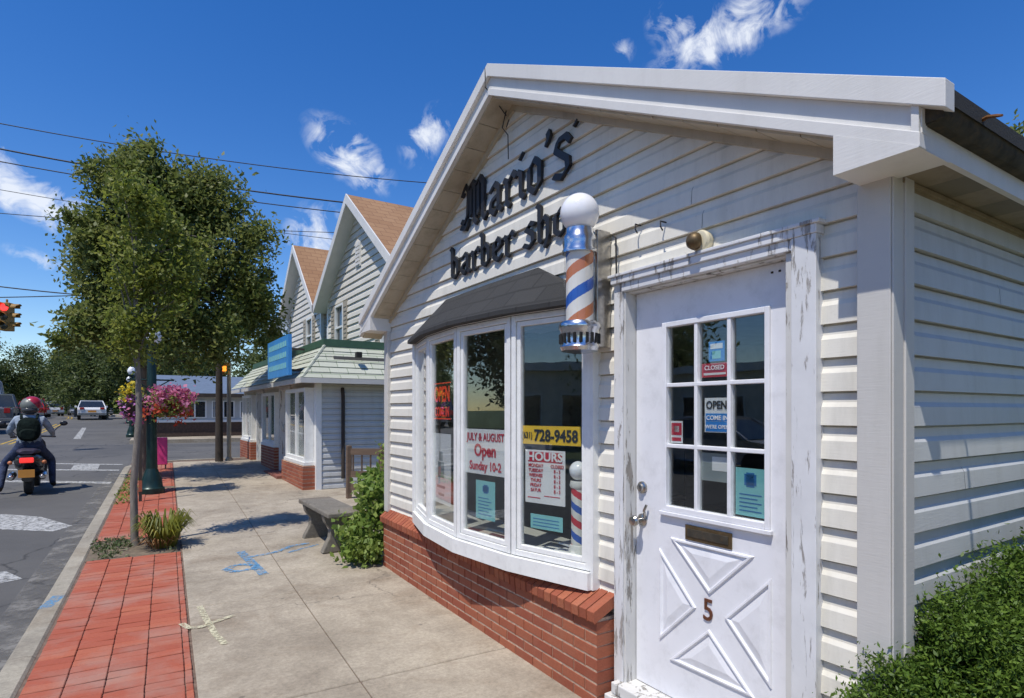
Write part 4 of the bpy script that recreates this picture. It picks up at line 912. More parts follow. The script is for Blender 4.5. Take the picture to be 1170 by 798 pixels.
o = blades('foliage', None, (0, 0, 0), 260, .36, .26, 'lily', 2, None, w=.010); o.parent = lil
o = blades('dry_foliage', None, (-.05, -.04, 0), 50, .14, .22, 'dry', 3, None, w=.008); o.parent = lil
rs = np.random.RandomState(3); P = np.column_stack([rs.uniform(-.72, .1, 900), rs.uniform(7.4, 8.35, 900), np.zeros(900)]); P = P[(np.sin(P[:, 0] * 9) + np.cos(P[:, 1] * 7) + rs.normal(size=900) * .5) > .0]
P[:, 2] = [gz(y) + random.uniform(.0, .05) for y in P[:, 1]]; tag(leaf_mesh('weeds', P, .05, 'weed', seed=5), 'sparse weeds growing in the bare soil of the young tree pit', 'weeds', kind='stuff')
P = np.column_stack([rs.uniform(-.72, -.45, 260), rs.uniform(11.0, 15.0, 260), rs.uniform(0, .10, 260)]); P[:, 2] += [gz(y) for y in P[:, 1]]; tag(leaf_mesh('weeds', P, .07, 'leafs', seed=6), 'weeds growing along the kerb beside the lamp post', 'weeds', kind='stuff')
# leafy shrub at the shop's far corner
def shrub(name, label, loc, blobs, kc, per, cr, ls, mat, seed, aspect=2., upb=.3, stems=10, group=None, shell=.4):
    t = thing(name, label, 'shrub', loc, group=group); P, K = clumps(blobs, seed, kc, per, cr, shell); P = P[P[:, 2] > .0]
    leaf_mesh('foliage', P, ls, mat, t, aspect=aspect, seed=seed, upb=upb); mb = MB(); r_ = random.Random(seed)
    for i in range(stems):
        k = Vector(K[r_.randrange(len(K))]); mb.tube([(k.x * .15, k.y * .15, -.03), (k.x * .6, k.y * .6, k.z * .55), tuple(k)], [.010, .007, .003], 5)
    mb.build('stem', 'bark', t); return t
shrub('leafy_shrub', 'bright green broad leaved shrub growing between the bench and the brick base', B2W(-.12, 6.02, gz(6)), [(0, 0, .32, .27, .30, .32, 1), (.05, .08, .60, .20, .24, .24, .7), (-.14, -.12, .15, .22, .20, .16, .5), (.12, .25, .78, .13, .16, .16, .25), (-.28, .02, .30, .10, .1, .10, .15)], 46, 26, .07, .075, 'leafs', 12, 1.7)
shrub('leafy_shrub', 'yellow green shrub behind the wooden railing beside the neighbouring storefront', B2W(1.25, 8.5, gz(8.6)), [(0, 0, .72, .3, .3, .28, 1), (.05, .1, .95, .25, .25, .18, .5)], 50, 24, .09, .075, 'leafs', 13, 1.7)
shrub('yew_bush', 'dense dark green yew bush against the side wall of the shop', B2W(.6, .55, 0), [(-.70, .38, .42, .22, .16, .34, .8), (-.40, .30, .66, .26, .16, .30, .9), (.0, .22, .74, .32, .20, .34, 1.1), (.5, .12, .86, .38, .26, .34, 1.2), (1.1, .0, .96, .42, .35, .34, 1.1), (1.8, -.1, 1.02, .5, .4, .34, 1), (-.2, .12, .30, .40, .22, .3, .9), (.5, -.05, .36, .5, .26, .3, 1), (-.62, .28, .12, .2, .2, .2, .5)],
      150, 190, .036, .021, 'yew', 21, 2.4, .5, stems=40, shell=.6)


# ------------------------------------------------------------------ bench, wooden railing
be = thing('stone_bench', 'weathered concrete bench with curved legs standing beside the leafy shrub', 'bench', (-.36, 6.95, gz(6.9)), 'B')
z0 = gz(6.9)
mb = MB(); mb.box(-.52, -.14, 6.25, 7.55, z0 + .41, z0 + .462); mb.build('seat', 'bench', be, bevel=.012)
for s in (6.52, 7.35):
    mb = MB(); pts = [(-.52, 0), (-.50, .05), (-.44, .16), (-.43, .25), (-.49, .33), (-.51, .409), (-.16, .409), (-.21, .33), (-.27, .25), (-.26, .16), (-.20, .05), (-.18, 0)]
    mb.prism([(x, z0 + z) for x, z in pts], s - .05, s + .05, 1); mb.build('leg', 'bench', be, bevel=.01)
ra = thing('wooden_railing', 'low weathered wooden railing with posts in the gap between the buildings', 'railing', (.6, 9.4, gz(9.4)), 'B')
for (x, y) in ((.85, 9.9), (1.3, 9.5), (1.9, 9.0)):
    mb = MB(); mb.box(x - .04, x + .04, y - .04, y + .04, .08, .98); mb.build('post', 'wood', ra, bevel=.005)
for (a, b) in (((.85, 9.9), (1.9, 9.0)), ((1.9, 9.0), (3.2, 8.6))):
    for z in (.28, .50, .88):
        mb = MB(); p, q = Vector((a[0], a[1], z)), Vector((b[0], b[1], z)); t_ = (q - p).normalized(); s = Vector((-t_.y, t_.x, 0)) * .018; u = Vector((0, 0, .055))
        mb.add([tuple(v) for v in (p - s - u, q - s - u, q + s - u, p + s - u, p - s + u, q - s + u, q + s + u, p + s + u)], [(0, 3, 2, 1), (4, 5, 6, 7), (0, 1, 5, 4), (1, 2, 6, 5), (2, 3, 7, 6), (3, 0, 4, 7)]); mb.build('rail', 'wood', ra)
for i in range(9):
    f = (i + .5) / 9; x, y = .85 + 1.05 * f, 9.9 - .9 * f; mb = MB(); mb.box(x - .012, x + .012, y - .012, y + .012, .5, .88); mb.build('baluster', 'wood', ra)

# ------------------------------------------------------------------ neighbouring storefront and gabled houses
NX, NY0, NY1 = .65, 11.1, 19.2
st = thing('storefront_building', 'low storefront with pale green shingled mansard and white framed shop windows', 'shop', (NX, NY0, gz(11)), 'B')
gN = gz(11)
ops = [(11.22, 12.85, .55, 2.0), (13.15, 14.25, .1, 2.08), (14.45, 16.0, .7, 2.0), (16.2, 17.1, .1, 2.08), (17.3, 18.9, .7, 2.0)]
w_ = MB(); lap(w_, lambda u, o, z: (NX - o, u, z), .0, 2.3, .115, lambda z: NY0, lambda z: NY1, [(o[0], o[1], o[2], o[3]) for o in ops]); w_.build('front_siding', 'vinyl3', st)
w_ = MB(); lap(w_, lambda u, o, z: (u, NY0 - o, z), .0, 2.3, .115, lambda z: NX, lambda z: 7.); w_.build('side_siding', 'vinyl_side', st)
mb = MB(); mb.box(NX + .3, 7, NY0 + .02, NY1, .0, 2.6); mb.build('wall', 'int_wall', st)
for a_ in (NY0 - .03, NY1 - .1): mb = MB(); mb.box(NX - .04, NX + .06, a_, a_ + .14, .0, 2.18); mb.build('corner_board', 'white', st)
def shopwin(a, b, z0, z1, n, proj=.12):
    mb = MB(); x0 = NX - proj; w = .07
    mb.box(x0, NX + .1, a, a + w, z0, z1); mb.box(x0, NX + .1, b - w, b, z0, z1); mb.box(x0, NX + .1, a + w, b - w, z1 - w, z1); mb.box(x0 - .03, NX + .1, a - .03, b + .03, z0 - .06, z0 - .001); mb.box(x0, NX + .1, a + w, b - w, z0, z0 + w)
    for i in range(1, n): c = a + (b - a) * i / n; mb.box(x0 + .01, NX + .1, c - .025, c + .025, z0 + w, z1 - w)
    f = mb.build('shop_window', 'white', st)
    mb = MB(); mb.box(x0 + .04, x0 + .045, a + w, b - w, z0 + w, z1 - w); mb.build('pane', 'glass', f)
    mb = MB(); rr = random.Random(int(a * 10))
    for i in range(5):
        c = rr.uniform(a + .2, b - .3); h = rr.uniform(.2, .7); mb.cur = i % 4; mb.box(x0 + .12 + .02 * i, x0 + .14 + .02 * i, c, c + rr.uniform(.1, .25), z0 + .1 + rr.uniform(0, .4), z0 + .2 + h)
    mb.build('display', ['paper', 'pinkf' if False else 'redtxt', 'greyprint', 'cream'], f)
shopwin(11.22, 12.85, .62, 2.0, 2, .20); shopwin(14.45, 16.0, .78, 2.0, 2, .1); shopwin(17.3, 18.9, .78, 2.0, 3, .14)
for (a, b, zt, pj) in ((11.15, 12.95, .555, .26), (14.4, 16.05, .715, .12), (17.2, 19.0, .715, .18)):
    mb = MB(); rr = random.Random(2); z = gN; r = 0
    while z < zt - .01:
        s = a - (.1 if r % 2 else 0); z2 = min(z + .062, zt)
        while s < b:
            p, q = max(s, a), min(s + .2, b)
            if q - p > .02: mb.box(NX - pj, NX + .05, p, q - .008, z, z2 - .008)
            s += .208
        z += .07; r += 1
    mb.build('brick_base', 'brickm', st)
    mb = MB(); mb.box(NX - pj + .006, NX + .04, a + .004, b - .004, 0, zt - .004); mb.build('mortar', 'mortar', st)
for (a, b) in ((13.15, 14.25), (16.2, 17.1)):
    mb = MB(); mb.box(NX - .05, NX + .12, a, a + .09, .1, 2.10); mb.box(NX - .05, NX + .12, b - .09, b, .1, 2.10); mb.box(NX - .05, NX + .12, a + .09, b - .09, 2.02, 2.10); f = mb.build('door_frame', 'peel2', st)
    mb = MB(); mb.box(NX + .06, NX + .10, a + .09, a + .22, .2, 2.02); mb.box(NX + .06, NX + .10, b - .22, b - .09, .2, 2.02); mb.box(NX + .06, NX + .10, a + .22, b - .22, .2, .5); mb.box(NX + .06, NX + .10, a + .22, b - .22, 1.88, 2.02)
    d = mb.build('door', 'white', st); mb = MB(); mb.box(NX + .075, NX + .08, a + .22, b - .22, .5, 1.88); mb.build('pane', 'glass', d); mb = MB(); mb.tube([(NX + .05, b - .15, 1.1), (NX + .01, b - .15, 1.1), (NX + .01, b - .15, 1.25), (NX + .05, b - .15, 1.25)], .012); mb.build('handle', 'nickel', d)
mb = MB(); mb.box(NX - .35, NX, 12.95, 14.4, gN - .02, gN + .10); mb.build('step', 'face_red', st)
# mansard: shingle skirt over front and side
EZ, TZ = 2.16, 2.80; ex, ey = NX - .35, NY0 - .3; tx, ty = NX + .20, NY0 + .28
def mans(mb, pts_b, pts_t, rows=6):
    for r in range(rows):
        f0, f1 = r / rows, (r + 1) / rows + .01; lift = .022
        def L(f, o):
            out = []
            for b, t in zip(pts_b, pts_t): v = Vector(b).lerp(Vector(t), f); out.append((v.x - o * nrm_[0], v.y - o * nrm_[1], v.z + o * .4))
            return out
        A = L(f0, lift); B_ = L(f1, .006); mb.add([A[0], A[1], B_[1], B_[0]], [(0, 1, 2, 3)]); A0 = L(f0, 0); mb.add([A0[0], A0[1], A[1], A[0]], [(0, 1, 2, 3)])
mb = MB(); nrm_ = (1, 0); mans(mb, [(ex, ey, EZ), (ex, NY1 + .2, EZ + .04)], [(tx, ty, TZ), (tx, NY1 - .2, TZ)]); mb.build('mansard_front', 'mansard', st)
mb = MB(); nrm_ = (0, 1); mans(mb, [(ex, ey, EZ), (7, ey, EZ)], [(tx, ty, TZ), (7, ty, TZ)]); mb.build('mansard_side', 'mansard_s', st)
mb = MB(); mb.tube([(ex - .01, ey - .01, EZ), (tx, ty, TZ + .02)], .03, 6); mb.build('hip_cap', 'mansard', st)
mb = MB(); mb.box(ex + .01, 7, ey + .01, NY1 + .2, EZ - .02, EZ - .005); mb.build('eave_soffit', 'soffit', st)
mb = MB(); mb.box(ex - .04, ex + .0, ey - .04, NY1 + .2, EZ - .09, EZ); mb.box(ex + .001, 7, ey - .04, ey, EZ - .09, EZ); mb.build('gutter', 'metal_trim', st)
mb = MB(); mb.box(tx - .03, 7, ty - .03, NY1 - .2, TZ + .0, TZ + .14); mb.build('roof_edge', 'green', st)
mb = MB(); mb.box(1.32, 1.42, ey + .10, ey + .22, EZ + .42, EZ + .52); mb.build('roof_vent', 'dark', st)
mb = MB(); mb.tube([(1.1, NY0 - .06, .3), (1.1, NY0 - .06, 1.85), (1.1, NY0 - .02, 2.0)], .035); mb.build('downpipe', 'darkpole', st)
bs = thing('blue_sign', 'sky blue signboard with faint white lettering on the green mansard', 'sign', (.16, 12.1, 2.3), 'B')
mb = MB(); mb.box(.14, .20, 11.15, 13.05, 2.22, 2.96); mb.build('board', 'signblue', bs)
mb = MB()
for r in range(3):
    s = 12.9
    while s > 11.4: w = random.Random(int(s * 100) + r).uniform(.05, .12); mb.box(.134, .14, s - w, s, 2.36 + r * .2, 2.36 + r * .2 + .10); s -= w + .05
mb.build('lettering', 'teal', bs)
for a_, b_, c_ in ((.6, 11.3, 2.3), (.6, 12.8, 2.3), (.9, 12.8, 2.84)): mb = MB(); mb.box(.2, a_, b_, b_ + .05, c_, c_ + .04); mb.build('bracket', 'darkpole', bs)

def gable_house(label, s0, s1, apex_s, apex_z, slope, wx, depth, over, wins, vent=None, roofm='roofbrn'):
    h = thing('gable_house', label, 'house', (wx, s0, .1), 'B', group='white gabled houses behind the storefront')
    rk = lambda s: apex_z - slope * abs(s - apex_s)
    w = MB(); lap(w, lambda u, o, z: (wx - o * 1.6, u, z), 2.0, apex_z - .2, .17, lambda z: max(s0, apex_s - (apex_z - .12 - z) / slope), lambda z: min(s1, apex_s + (apex_z - .12 - z) / slope), [x[:4] for x in wins]); w.build('front_siding', 'vinyl3', h)
    w = MB(); lap(w, lambda u, o, z: (u, s0 - o * 1.6, z), 2.0, rk(s0) - .1, .13, lambda z: wx, lambda z: wx + depth); w.build('side_siding', 'vinyl3', h)
    mb = MB(); e0, e1 = s0, s1; mb.add([(x, s, z) for x in (wx + .12, wx + depth) for s, z in ((e0 + .02, .1), (e1 - .02, .1), (e1 - .02, rk(e1) - .15), (apex_s, apex_z - .2), (e0 + .02, rk(e0) - .15))], [(0, 1, 2, 3, 4), (9, 8, 7, 6, 5), (0, 5, 6, 1), (1, 6, 7, 2), (4, 9, 5, 0)]); mb.build('wall', 'int_wall', h)
    for a_ in (s0 - .03, s1 - .1): mb = MB(); mb.box(wx - .03, wx + .05, a_, a_ + .13, .1, rk(s0 if a_ < s1 - .5 else s1) - .1); mb.build('corner_board', 'white', h)
    for e in (s0 - .25, s1 + .25):
        mb = MB(); p = [(apex_s, apex_z), (e, rk(e)), (e, rk(e) - .06), (apex_s, apex_z - .06)]
        mb.add([(x, s, z) for x in (wx - over + .02, wx + depth + .2) for s, z in p], [(0, 1, 5, 4), (1, 2, 6, 5), (2, 3, 7, 6), (0, 3, 2, 1), (4, 5, 6, 7)]); mb.build('roof', roofm, h)
        mb = MB(); p = [(apex_s, apex_z + .01), (e, rk(e) + .01), (e, rk(e) - .22), (apex_s, apex_z - .22)]
        mb.add([(x, s, z) for x in (wx - over, wx - over + .03) for s, z in p], [(0, 1, 2, 3), (7, 6, 5, 4), (0, 4, 5, 1), (3, 2, 6, 7), (1, 5, 6, 2)]); mb.build('rake_board', 'trim', h)
        mb = MB(); mb.add([(wx - over + .03, apex_s, apex_z - .2), (wx - over + .03, e, rk(e) - .2), (wx, e, rk(e) - .2), (wx, apex_s, apex_z - .2)], [(0, 1, 2, 3)]); mb.build('rake_soffit', 'trim', h)
    for (a, b, z0, z1, sh) in wins:
        mb = MB(); x0 = wx - .04; f_ = .06; mb.box(x0, wx + .08, a, a + f_, z0, z1); mb.box(x0, wx + .08, b - f_, b, z0, z1); mb.box(x0, wx + .08, a + f_, b - f_, z0, z0 + f_); mb.box(x0, wx + .08, a + f_, b - f_, z1 - f_, z1); mb.box(x0 + .01, wx + .08, a + f_, b - f_, (z0 + z1) / 2 - .025, (z0 + z1) / 2 + .025)
        f = mb.build('window', 'white', h); mb = MB(); mb.box(wx + .02, wx + .03, a + f_, b - f_, z0 + f_, z1 - f_); mb.build('pane', 'glass_dark', f)
        mb = MB(); mb.box(wx + .035, wx + .04, a + f_, b - f_, z0 + .3, z1 - f_); mb.build('curtain', 'paper', f)
        if sh:
            for c in (a - .34, b + .04):
                mb = MB(); mb.box(x0, wx - .018, c, c + .3, z0, z1)
                for i in range(10): zz = z0 + .06 + (z1 - z0 - .1) * i / 10; mb.box(x0 - .012, x0 - .001, c + .04, c + .26, zz, zz + .05)
                mb.build('shutter', 'palepole', h)
    if vent:
        mb = MB(); mb.box(wx - .05, wx, vent[0], vent[0] + .35, vent[1], vent[1] + .6)
        for i in range(6): mb.box(wx - .07, wx - .051, vent[0] + .04, vent[0] + .31, vent[1] + .04 + i * .09, vent[1] + .1 + i * .09)
        mb.build('attic_vent', 'trim', h)
    return h
gable_house('nearer two storey white gabled house with brown roof and attic vent', 11.15, 16.5, 13.8, 6.67, .74, 2.35, 9, .35, [(15.05, 15.75, 3.15, 4.35, True), (11.55, 12.35, 2.95, 4.25, True)], (13.65, 5.0))
gable_house('farther smaller white gabled house with brown roof half hidden by the tree', 17.15, 21.3, 19.25, 6.75, .95, 2.35, 8, .35, [(18.1, 18.8, 3.3, 4.4, True)])

sdh = thing('satellite_dish', 'grey round dish on a mast above the far end of the storefront roof', 'satellite dish', (1.37, 17.9, 2.94), 'B')
mb = MB(); mb.tube([(1.37, 17.9, 2.9), (1.37, 17.9, 3.9)], .03); mb.build('mast', 'darkpole', sdh)
mb = MB(); mb.lathe([(0, 0), (.12, .01), (.22, .04), (.29, .08), (.295, .075), (.22, .03), (.12, -.005), (0, -.012)], (1.33, 17.85, 3.95), 24, axis=(-.5, -.75, .35)); mb.build('dish', 'jacket', sdh)
mb = MB(); mb.tube([(1.3, 17.8, 3.7), (1.12, 17.55, 3.95)], .012, 6); mb.build('feed_arm', 'darkpole', sdh)

# grey-blue building across the side street
gb = thing('corner_building', 'low grey blue building with white windows and brown base across the side street', 'shop', (1.5, 28.6, gz(28)), 'W')
z = 0
mb = MB(); mb.box(-2.2, 6, 0, 8, -.2, .62); mb.build('wall_base', 'brownbase', gb); mb = MB(); mb.box(-2.25, 6, -.05, 8, .62, .72); mb.build('base_cap', 'white', gb)
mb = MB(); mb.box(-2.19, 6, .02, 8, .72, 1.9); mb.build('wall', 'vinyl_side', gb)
for i in range(7):
    a = -2.0 + i * 1.1; mb = MB(); mb.box(a, a + .9, -.02, .019, .8, 1.55); mb.box(a + .1, a + .12, -.03, -.0201, .8, 1.5); f = mb.build('window', 'white', gb)
    mb = MB(); mb.box(a + .06, a + .42, -.026, -.021, .84, 1.5); mb.box(a + .48, a + .84, -.026, -.021, .84, 1.5); mb.build('pane', 'glass_dark', f)
mb = MB(); mb.box(-2.5, 6.2, -.35, 8, 1.7, 1.85); mb.build('eave', 'darkpole', gb)
mb = MB(); mb.add([(-2.5, -.35, 1.85), (6.2, -.35, 1.85), (6.2, 3, 2.75), (-2.5, 3, 2.75), (6.2, 8, 1.85), (-2.5, 8, 1.85)], [(0, 1, 2, 3), (3, 2, 4, 5), (0, 3, 5), (1, 4, 2)]); mb.build('roof', 'blueroof', gb)

# ------------------------------------------------------------------ lamp posts, flower baskets
lp = thing('lamp_post', 'dark green iron lamp post with flared base in the brick strip', 'lamp post', (-.22, 12.1, gz(12.1)), group='green iron lamp posts')
mb = MB(); mb.lathe([(.20, -.02), (.20, .09), (.17, .12), (.155, .24), (.12, .34), (.10, .40), (.085, .44)], (0, 0, 0), 20); mb.build('base', 'postgreen', lp)
mb = MB(); mb.lathe([(.088, .42), (.082, .9), (.07, 2.4), (.065, 2.42), (.085, 2.46), (.06, 2.50)], (0, 0, 0), 20); mb.build('shaft', 'postgreen', lp)
mb = MB(); mb.lathe([(.05, 2.48), (.10, 2.52), (.12, 2.58), (.10, 2.60)], (0, 0, 0), 20); mb.lathe([(.105, 2.86), (.06, 2.92), (.02, 2.95), (.02, 3.0), (0, 3.01)], (0, 0, 0), 20); mb.build('lamp_holder', 'postgreen', lp)
mb = MB(); mb.lathe([(.09, 2.60), (.15, 2.68), (.155, 2.76), (.12, 2.84), (.08, 2.90), (0, 2.90)], (0, 0, 0), 24); mb.build('lamp_globe', 'globe', lp)
mb = MB(); mb.tube([(-.36, 0, 1.98), (.34, 0, 1.98)], .014); mb.tube([(-.28, 0, 1.98), (0, 0, 1.80)], .01); mb.tube([(.28, 0, 1.98), (0, 0, 1.80)], .01); mb.build('basket_arm', 'postgreen', lp)
lp2 = copy_tree(lp); lp2.location = (-1.25, 29.3, gz(29.3)); lp2['label'] = 'distant green lamp post on the pavement across the side street'
lp3 = copy_tree(lp); lp3.location = (-2.0, 44, gz(44)); lp3['label'] = 'farthest small lamp post beside the curving road'
def basket(label, loc, r, flowers, seed, sc=1.):
    t = thing('flower_basket', label, 'flower basket', loc, group='flower baskets hung from the lamp post')
    mb = MB(); mb.lathe([(.02, -.22), (.12, -.19), (.18, -.08), (.20, 0)], (0, 0, 0), 16); mb.build('basket', 'darkpole', t)
    mb = MB()
    for a in (0, 2.1, 4.2): mb.tube([(.19 * math.cos(a), .19 * math.sin(a), 0), (0, 0, .30 * sc)], .005, 5)
    mb.build('hanger', 'wire', t)
    P, K = clumps([(0, 0, .02, r, r, .24 * sc, 1)], seed, 40, 26, .07); leaf_mesh('foliage', P, .055, 'leafs' if seed % 2 else 'leaf', t, seed=seed)
    for (mat, w, dz, dx) in flowers:
        P, K = clumps([(dx, -.02, dz * sc, r * 1.02, r * 1.02, .2 * sc, w)], seed + 3, 40, 22, .06, .7); leaf_mesh('flowers', P, .062, mat, t, aspect=1.1, seed=seed + 7)
basket('large full flower basket, pink petunias over red, right of the lamp post', (.06, 11.90, gz(12) + 1.56), .36, [('pinkf', 1.3, .10, 0), ('redf', .35, -.14, -.05)], 3)
basket('smaller flower basket with yellow and purple flowers left of the lamp post', (-.50, 12.1, gz(12) + 1.55), .13, [('yelf', .22, .14, -.02), ('purf', .5, -.05, 0), ('pinkf', .25, -.1, .05)], 5)

# pink panel, thin post
t = thing('pink_panel', 'bright pink upright panel on a thin stake at the sidewalk corner', 'sign', (-.10, 16.0, gz(16.0)), 'W')
mb = MB(); mb.box(-.125, .125, -.02, .02, .10, .74); mb.build('panel', 'pink', t, bevel=.015); mb = MB(); mb.box(-.10, -.07, -.012, .012, -.05, .0999); mb.box(.07, .10, -.012, .012, -.05, .0999); mb.build('stake', 'darkpole', t)
t = thing('sign_post', 'thin rusty steel post rising between the young tree and the lamp post', 'post', (-.36, 11.2, gz(11.2)), 'W')
mb = MB(); mb.box(-.022, .022, -.015, .015, -.1, 1.75); mb.build('shaft', 'darkpole', t); mb = MB(); mb.box(-.024, .024, -.017, .017, .16, .34); mb.build('band', 'brickm', t)

# ------------------------------------------------------------------ poles, wires, signals
def upole(label, loc, h, r, arm=True, mat='pole', group='utility poles'):
    t = thing('utility_pole', label, 'utility pole', loc, group=group); mb = MB(); mb.tube([(0, 0, -.3), (0, 0, h)], [r, r * .7], 12); mb.build('pole', mat, t)
    if arm:
        mb = MB(); mb.box(-1.1, 1.1, -.06, .06, h - .7, h - .58); mb.build('crossarm', mat, t)
        for x in (-1, -.4, .4, 1): mb = MB(); mb.lathe([(.03, 0), (.05, .05), (.03, .12), (0, .14)], (x, 0, h - .58), 10); mb.build('insulator', 'globe', t)
    return t
upole('dark wooden utility pole beside the pale signal pole at the corner', (1.2, 17.3, gz(17)), 3.6, .10, False, 'darkpole')
sg = thing('crossing_signal_pole', 'pale pole with amber pedestrian signal at the side street corner', 'signal', (1.45, 17.5, gz(17)), 'W')
mb = MB(); mb.lathe([(.10, 0), (.10, .05), (.055, .1), (.05, 2.6), (.05, 2.62), (0, 2.63)], (0, 0, 0), 14); mb.build('pole', 'palepole', sg)
mb = MB(); mb.box(-.28, .0, -.20, -.06, 2.30, 2.62); mb.build('housing', 'sig', sg, bevel=.01); mb = MB(); mb.box(-.22, -.08, -.215, -.201, 2.38, 2.52); mb.build('lens', 'amberlamp', sg)
upole('grey utility pole far down the left side of the road', (-15.0, 74, gz(60)), 8.6, .16, True)
upole('tall utility pole out on the left pavement carrying the span wires', (-11.8, 24.5, gz(24)), 9.5, .15, True)
upole('tall utility pole behind the shops carrying the span wires', (9.2, 22.0, gz(22)), 9.5, .15, True)
def At(px, py, Z):     # numbers measured on site, kept as camera-relative bearings
    X = (px - 585) / 675 * Z; return Vector((X * math.cos(YAW) + Z * math.sin(YAW), -X * math.sin(YAW) + Z * math.cos(YAW), 1.58 + (469 - py) / 675 * Z))
def wire(label, a, b, sag, r=.014, ext=(0, 0)):
    n = 24; d = b - a; a2 = a - d * ext[0]; b2 = b + d * ext[1]; mb = MB(); c = (a2 + b2) / 2
    pts = [a2.lerp(b2, i / n) - Vector((0, 0, sag * 4 * (i / n) * (1 - i / n))) - c for i in range(n + 1)]; mb.tube(pts, r, 5)
    o = mb.build('overhead_wire', 'wire'); o.location = c; return tag(o, label, 'wire', 'overhead wires strung across the street')
W1 = [(-4.4, 15.9), ]
def wpx(label, x0, y0, x1, y1, Z0, Z1, sag=.12, r=.012): return wire(label, At(x0, y0, Z0), At(x1, y1, Z1), sag, r)
wpx('topmost overhead wire, crossing above the tree top', -200, 100, 560, 214, 17, 22, .45, .016)
wpx('second highest overhead wire, thick', -200, 128, 560, 246, 17, 22, .45, .026)
wpx('third overhead wire close below the thick one', -200, 145, 560, 258, 17, 22, .4, .018)
wpx('fourth thin overhead wire passing the left cloud', -200, 180, 560, 292, 17, 22, .3, .010)
wpx('fifth overhead wire across the white cloud', -200, 225, 560, 268, 17, 22, .3)
wpx('thick overhead wire above the hanging traffic light', -200, 297, 250, 345, 16, 19, .25, .018)
sw_ = wpx('span wire that carries the hanging red traffic light', -200, 340, 262, 330, 19, 17.5, .12, .016)
tl = thing('traffic_light', 'yellow traffic light hanging from the span wire with its red lamp lit', 'traffic light', At(8, 342, 18.2), 'W', -R(20))
mb = MB(); mb.tube([(0, 0, 0), (0, 0, -.12)], .03); mb.box(-.14, .14, -.14, .14, -.98, -.12); mb.build('housing', 'sig', tl, bevel=.02)
for i, m in enumerate(('redlamp', 'lens', 'lens')):
    zc = -.27 - i * .28
    mb = MB(); mb.lathe([(.115, .0), (.10, .02), (0, .035)], (0, -.14, zc), 18, axis=(0, -1, 0)); mb.build('red_lamp' if i == 0 else 'lamp', m, tl)
    mb = MB()
    for (ax, c) in (((0, -1, 0), (0, -.14, zc)), ((1, 0, 0), (.14, 0, zc))):
        q = Vector(ax).to_track_quat('Z', 'Y').to_matrix(); ps = []
        for k in range(13):
            a = math.pi * (k / 12) ; e = Vector((math.cos(a) * .125, 0, math.sin(a) * .125)); e = Vector((e.x, 0, e.z)) if ax[1] else Vector((0, e.x, e.z)); d = Vector(ax)
            ps.append((Vector(c) + e, Vector(c) + e + d * (.22 if .2 < k / 12 < .8 else .16)))
        mb.add([tuple(v) for p in ps for v in p], [(2 * k, 2 * k + 1, 2 * k + 3, 2 * k + 2) for k in range(12)])
    mb.build('visor', 'sig', tl)

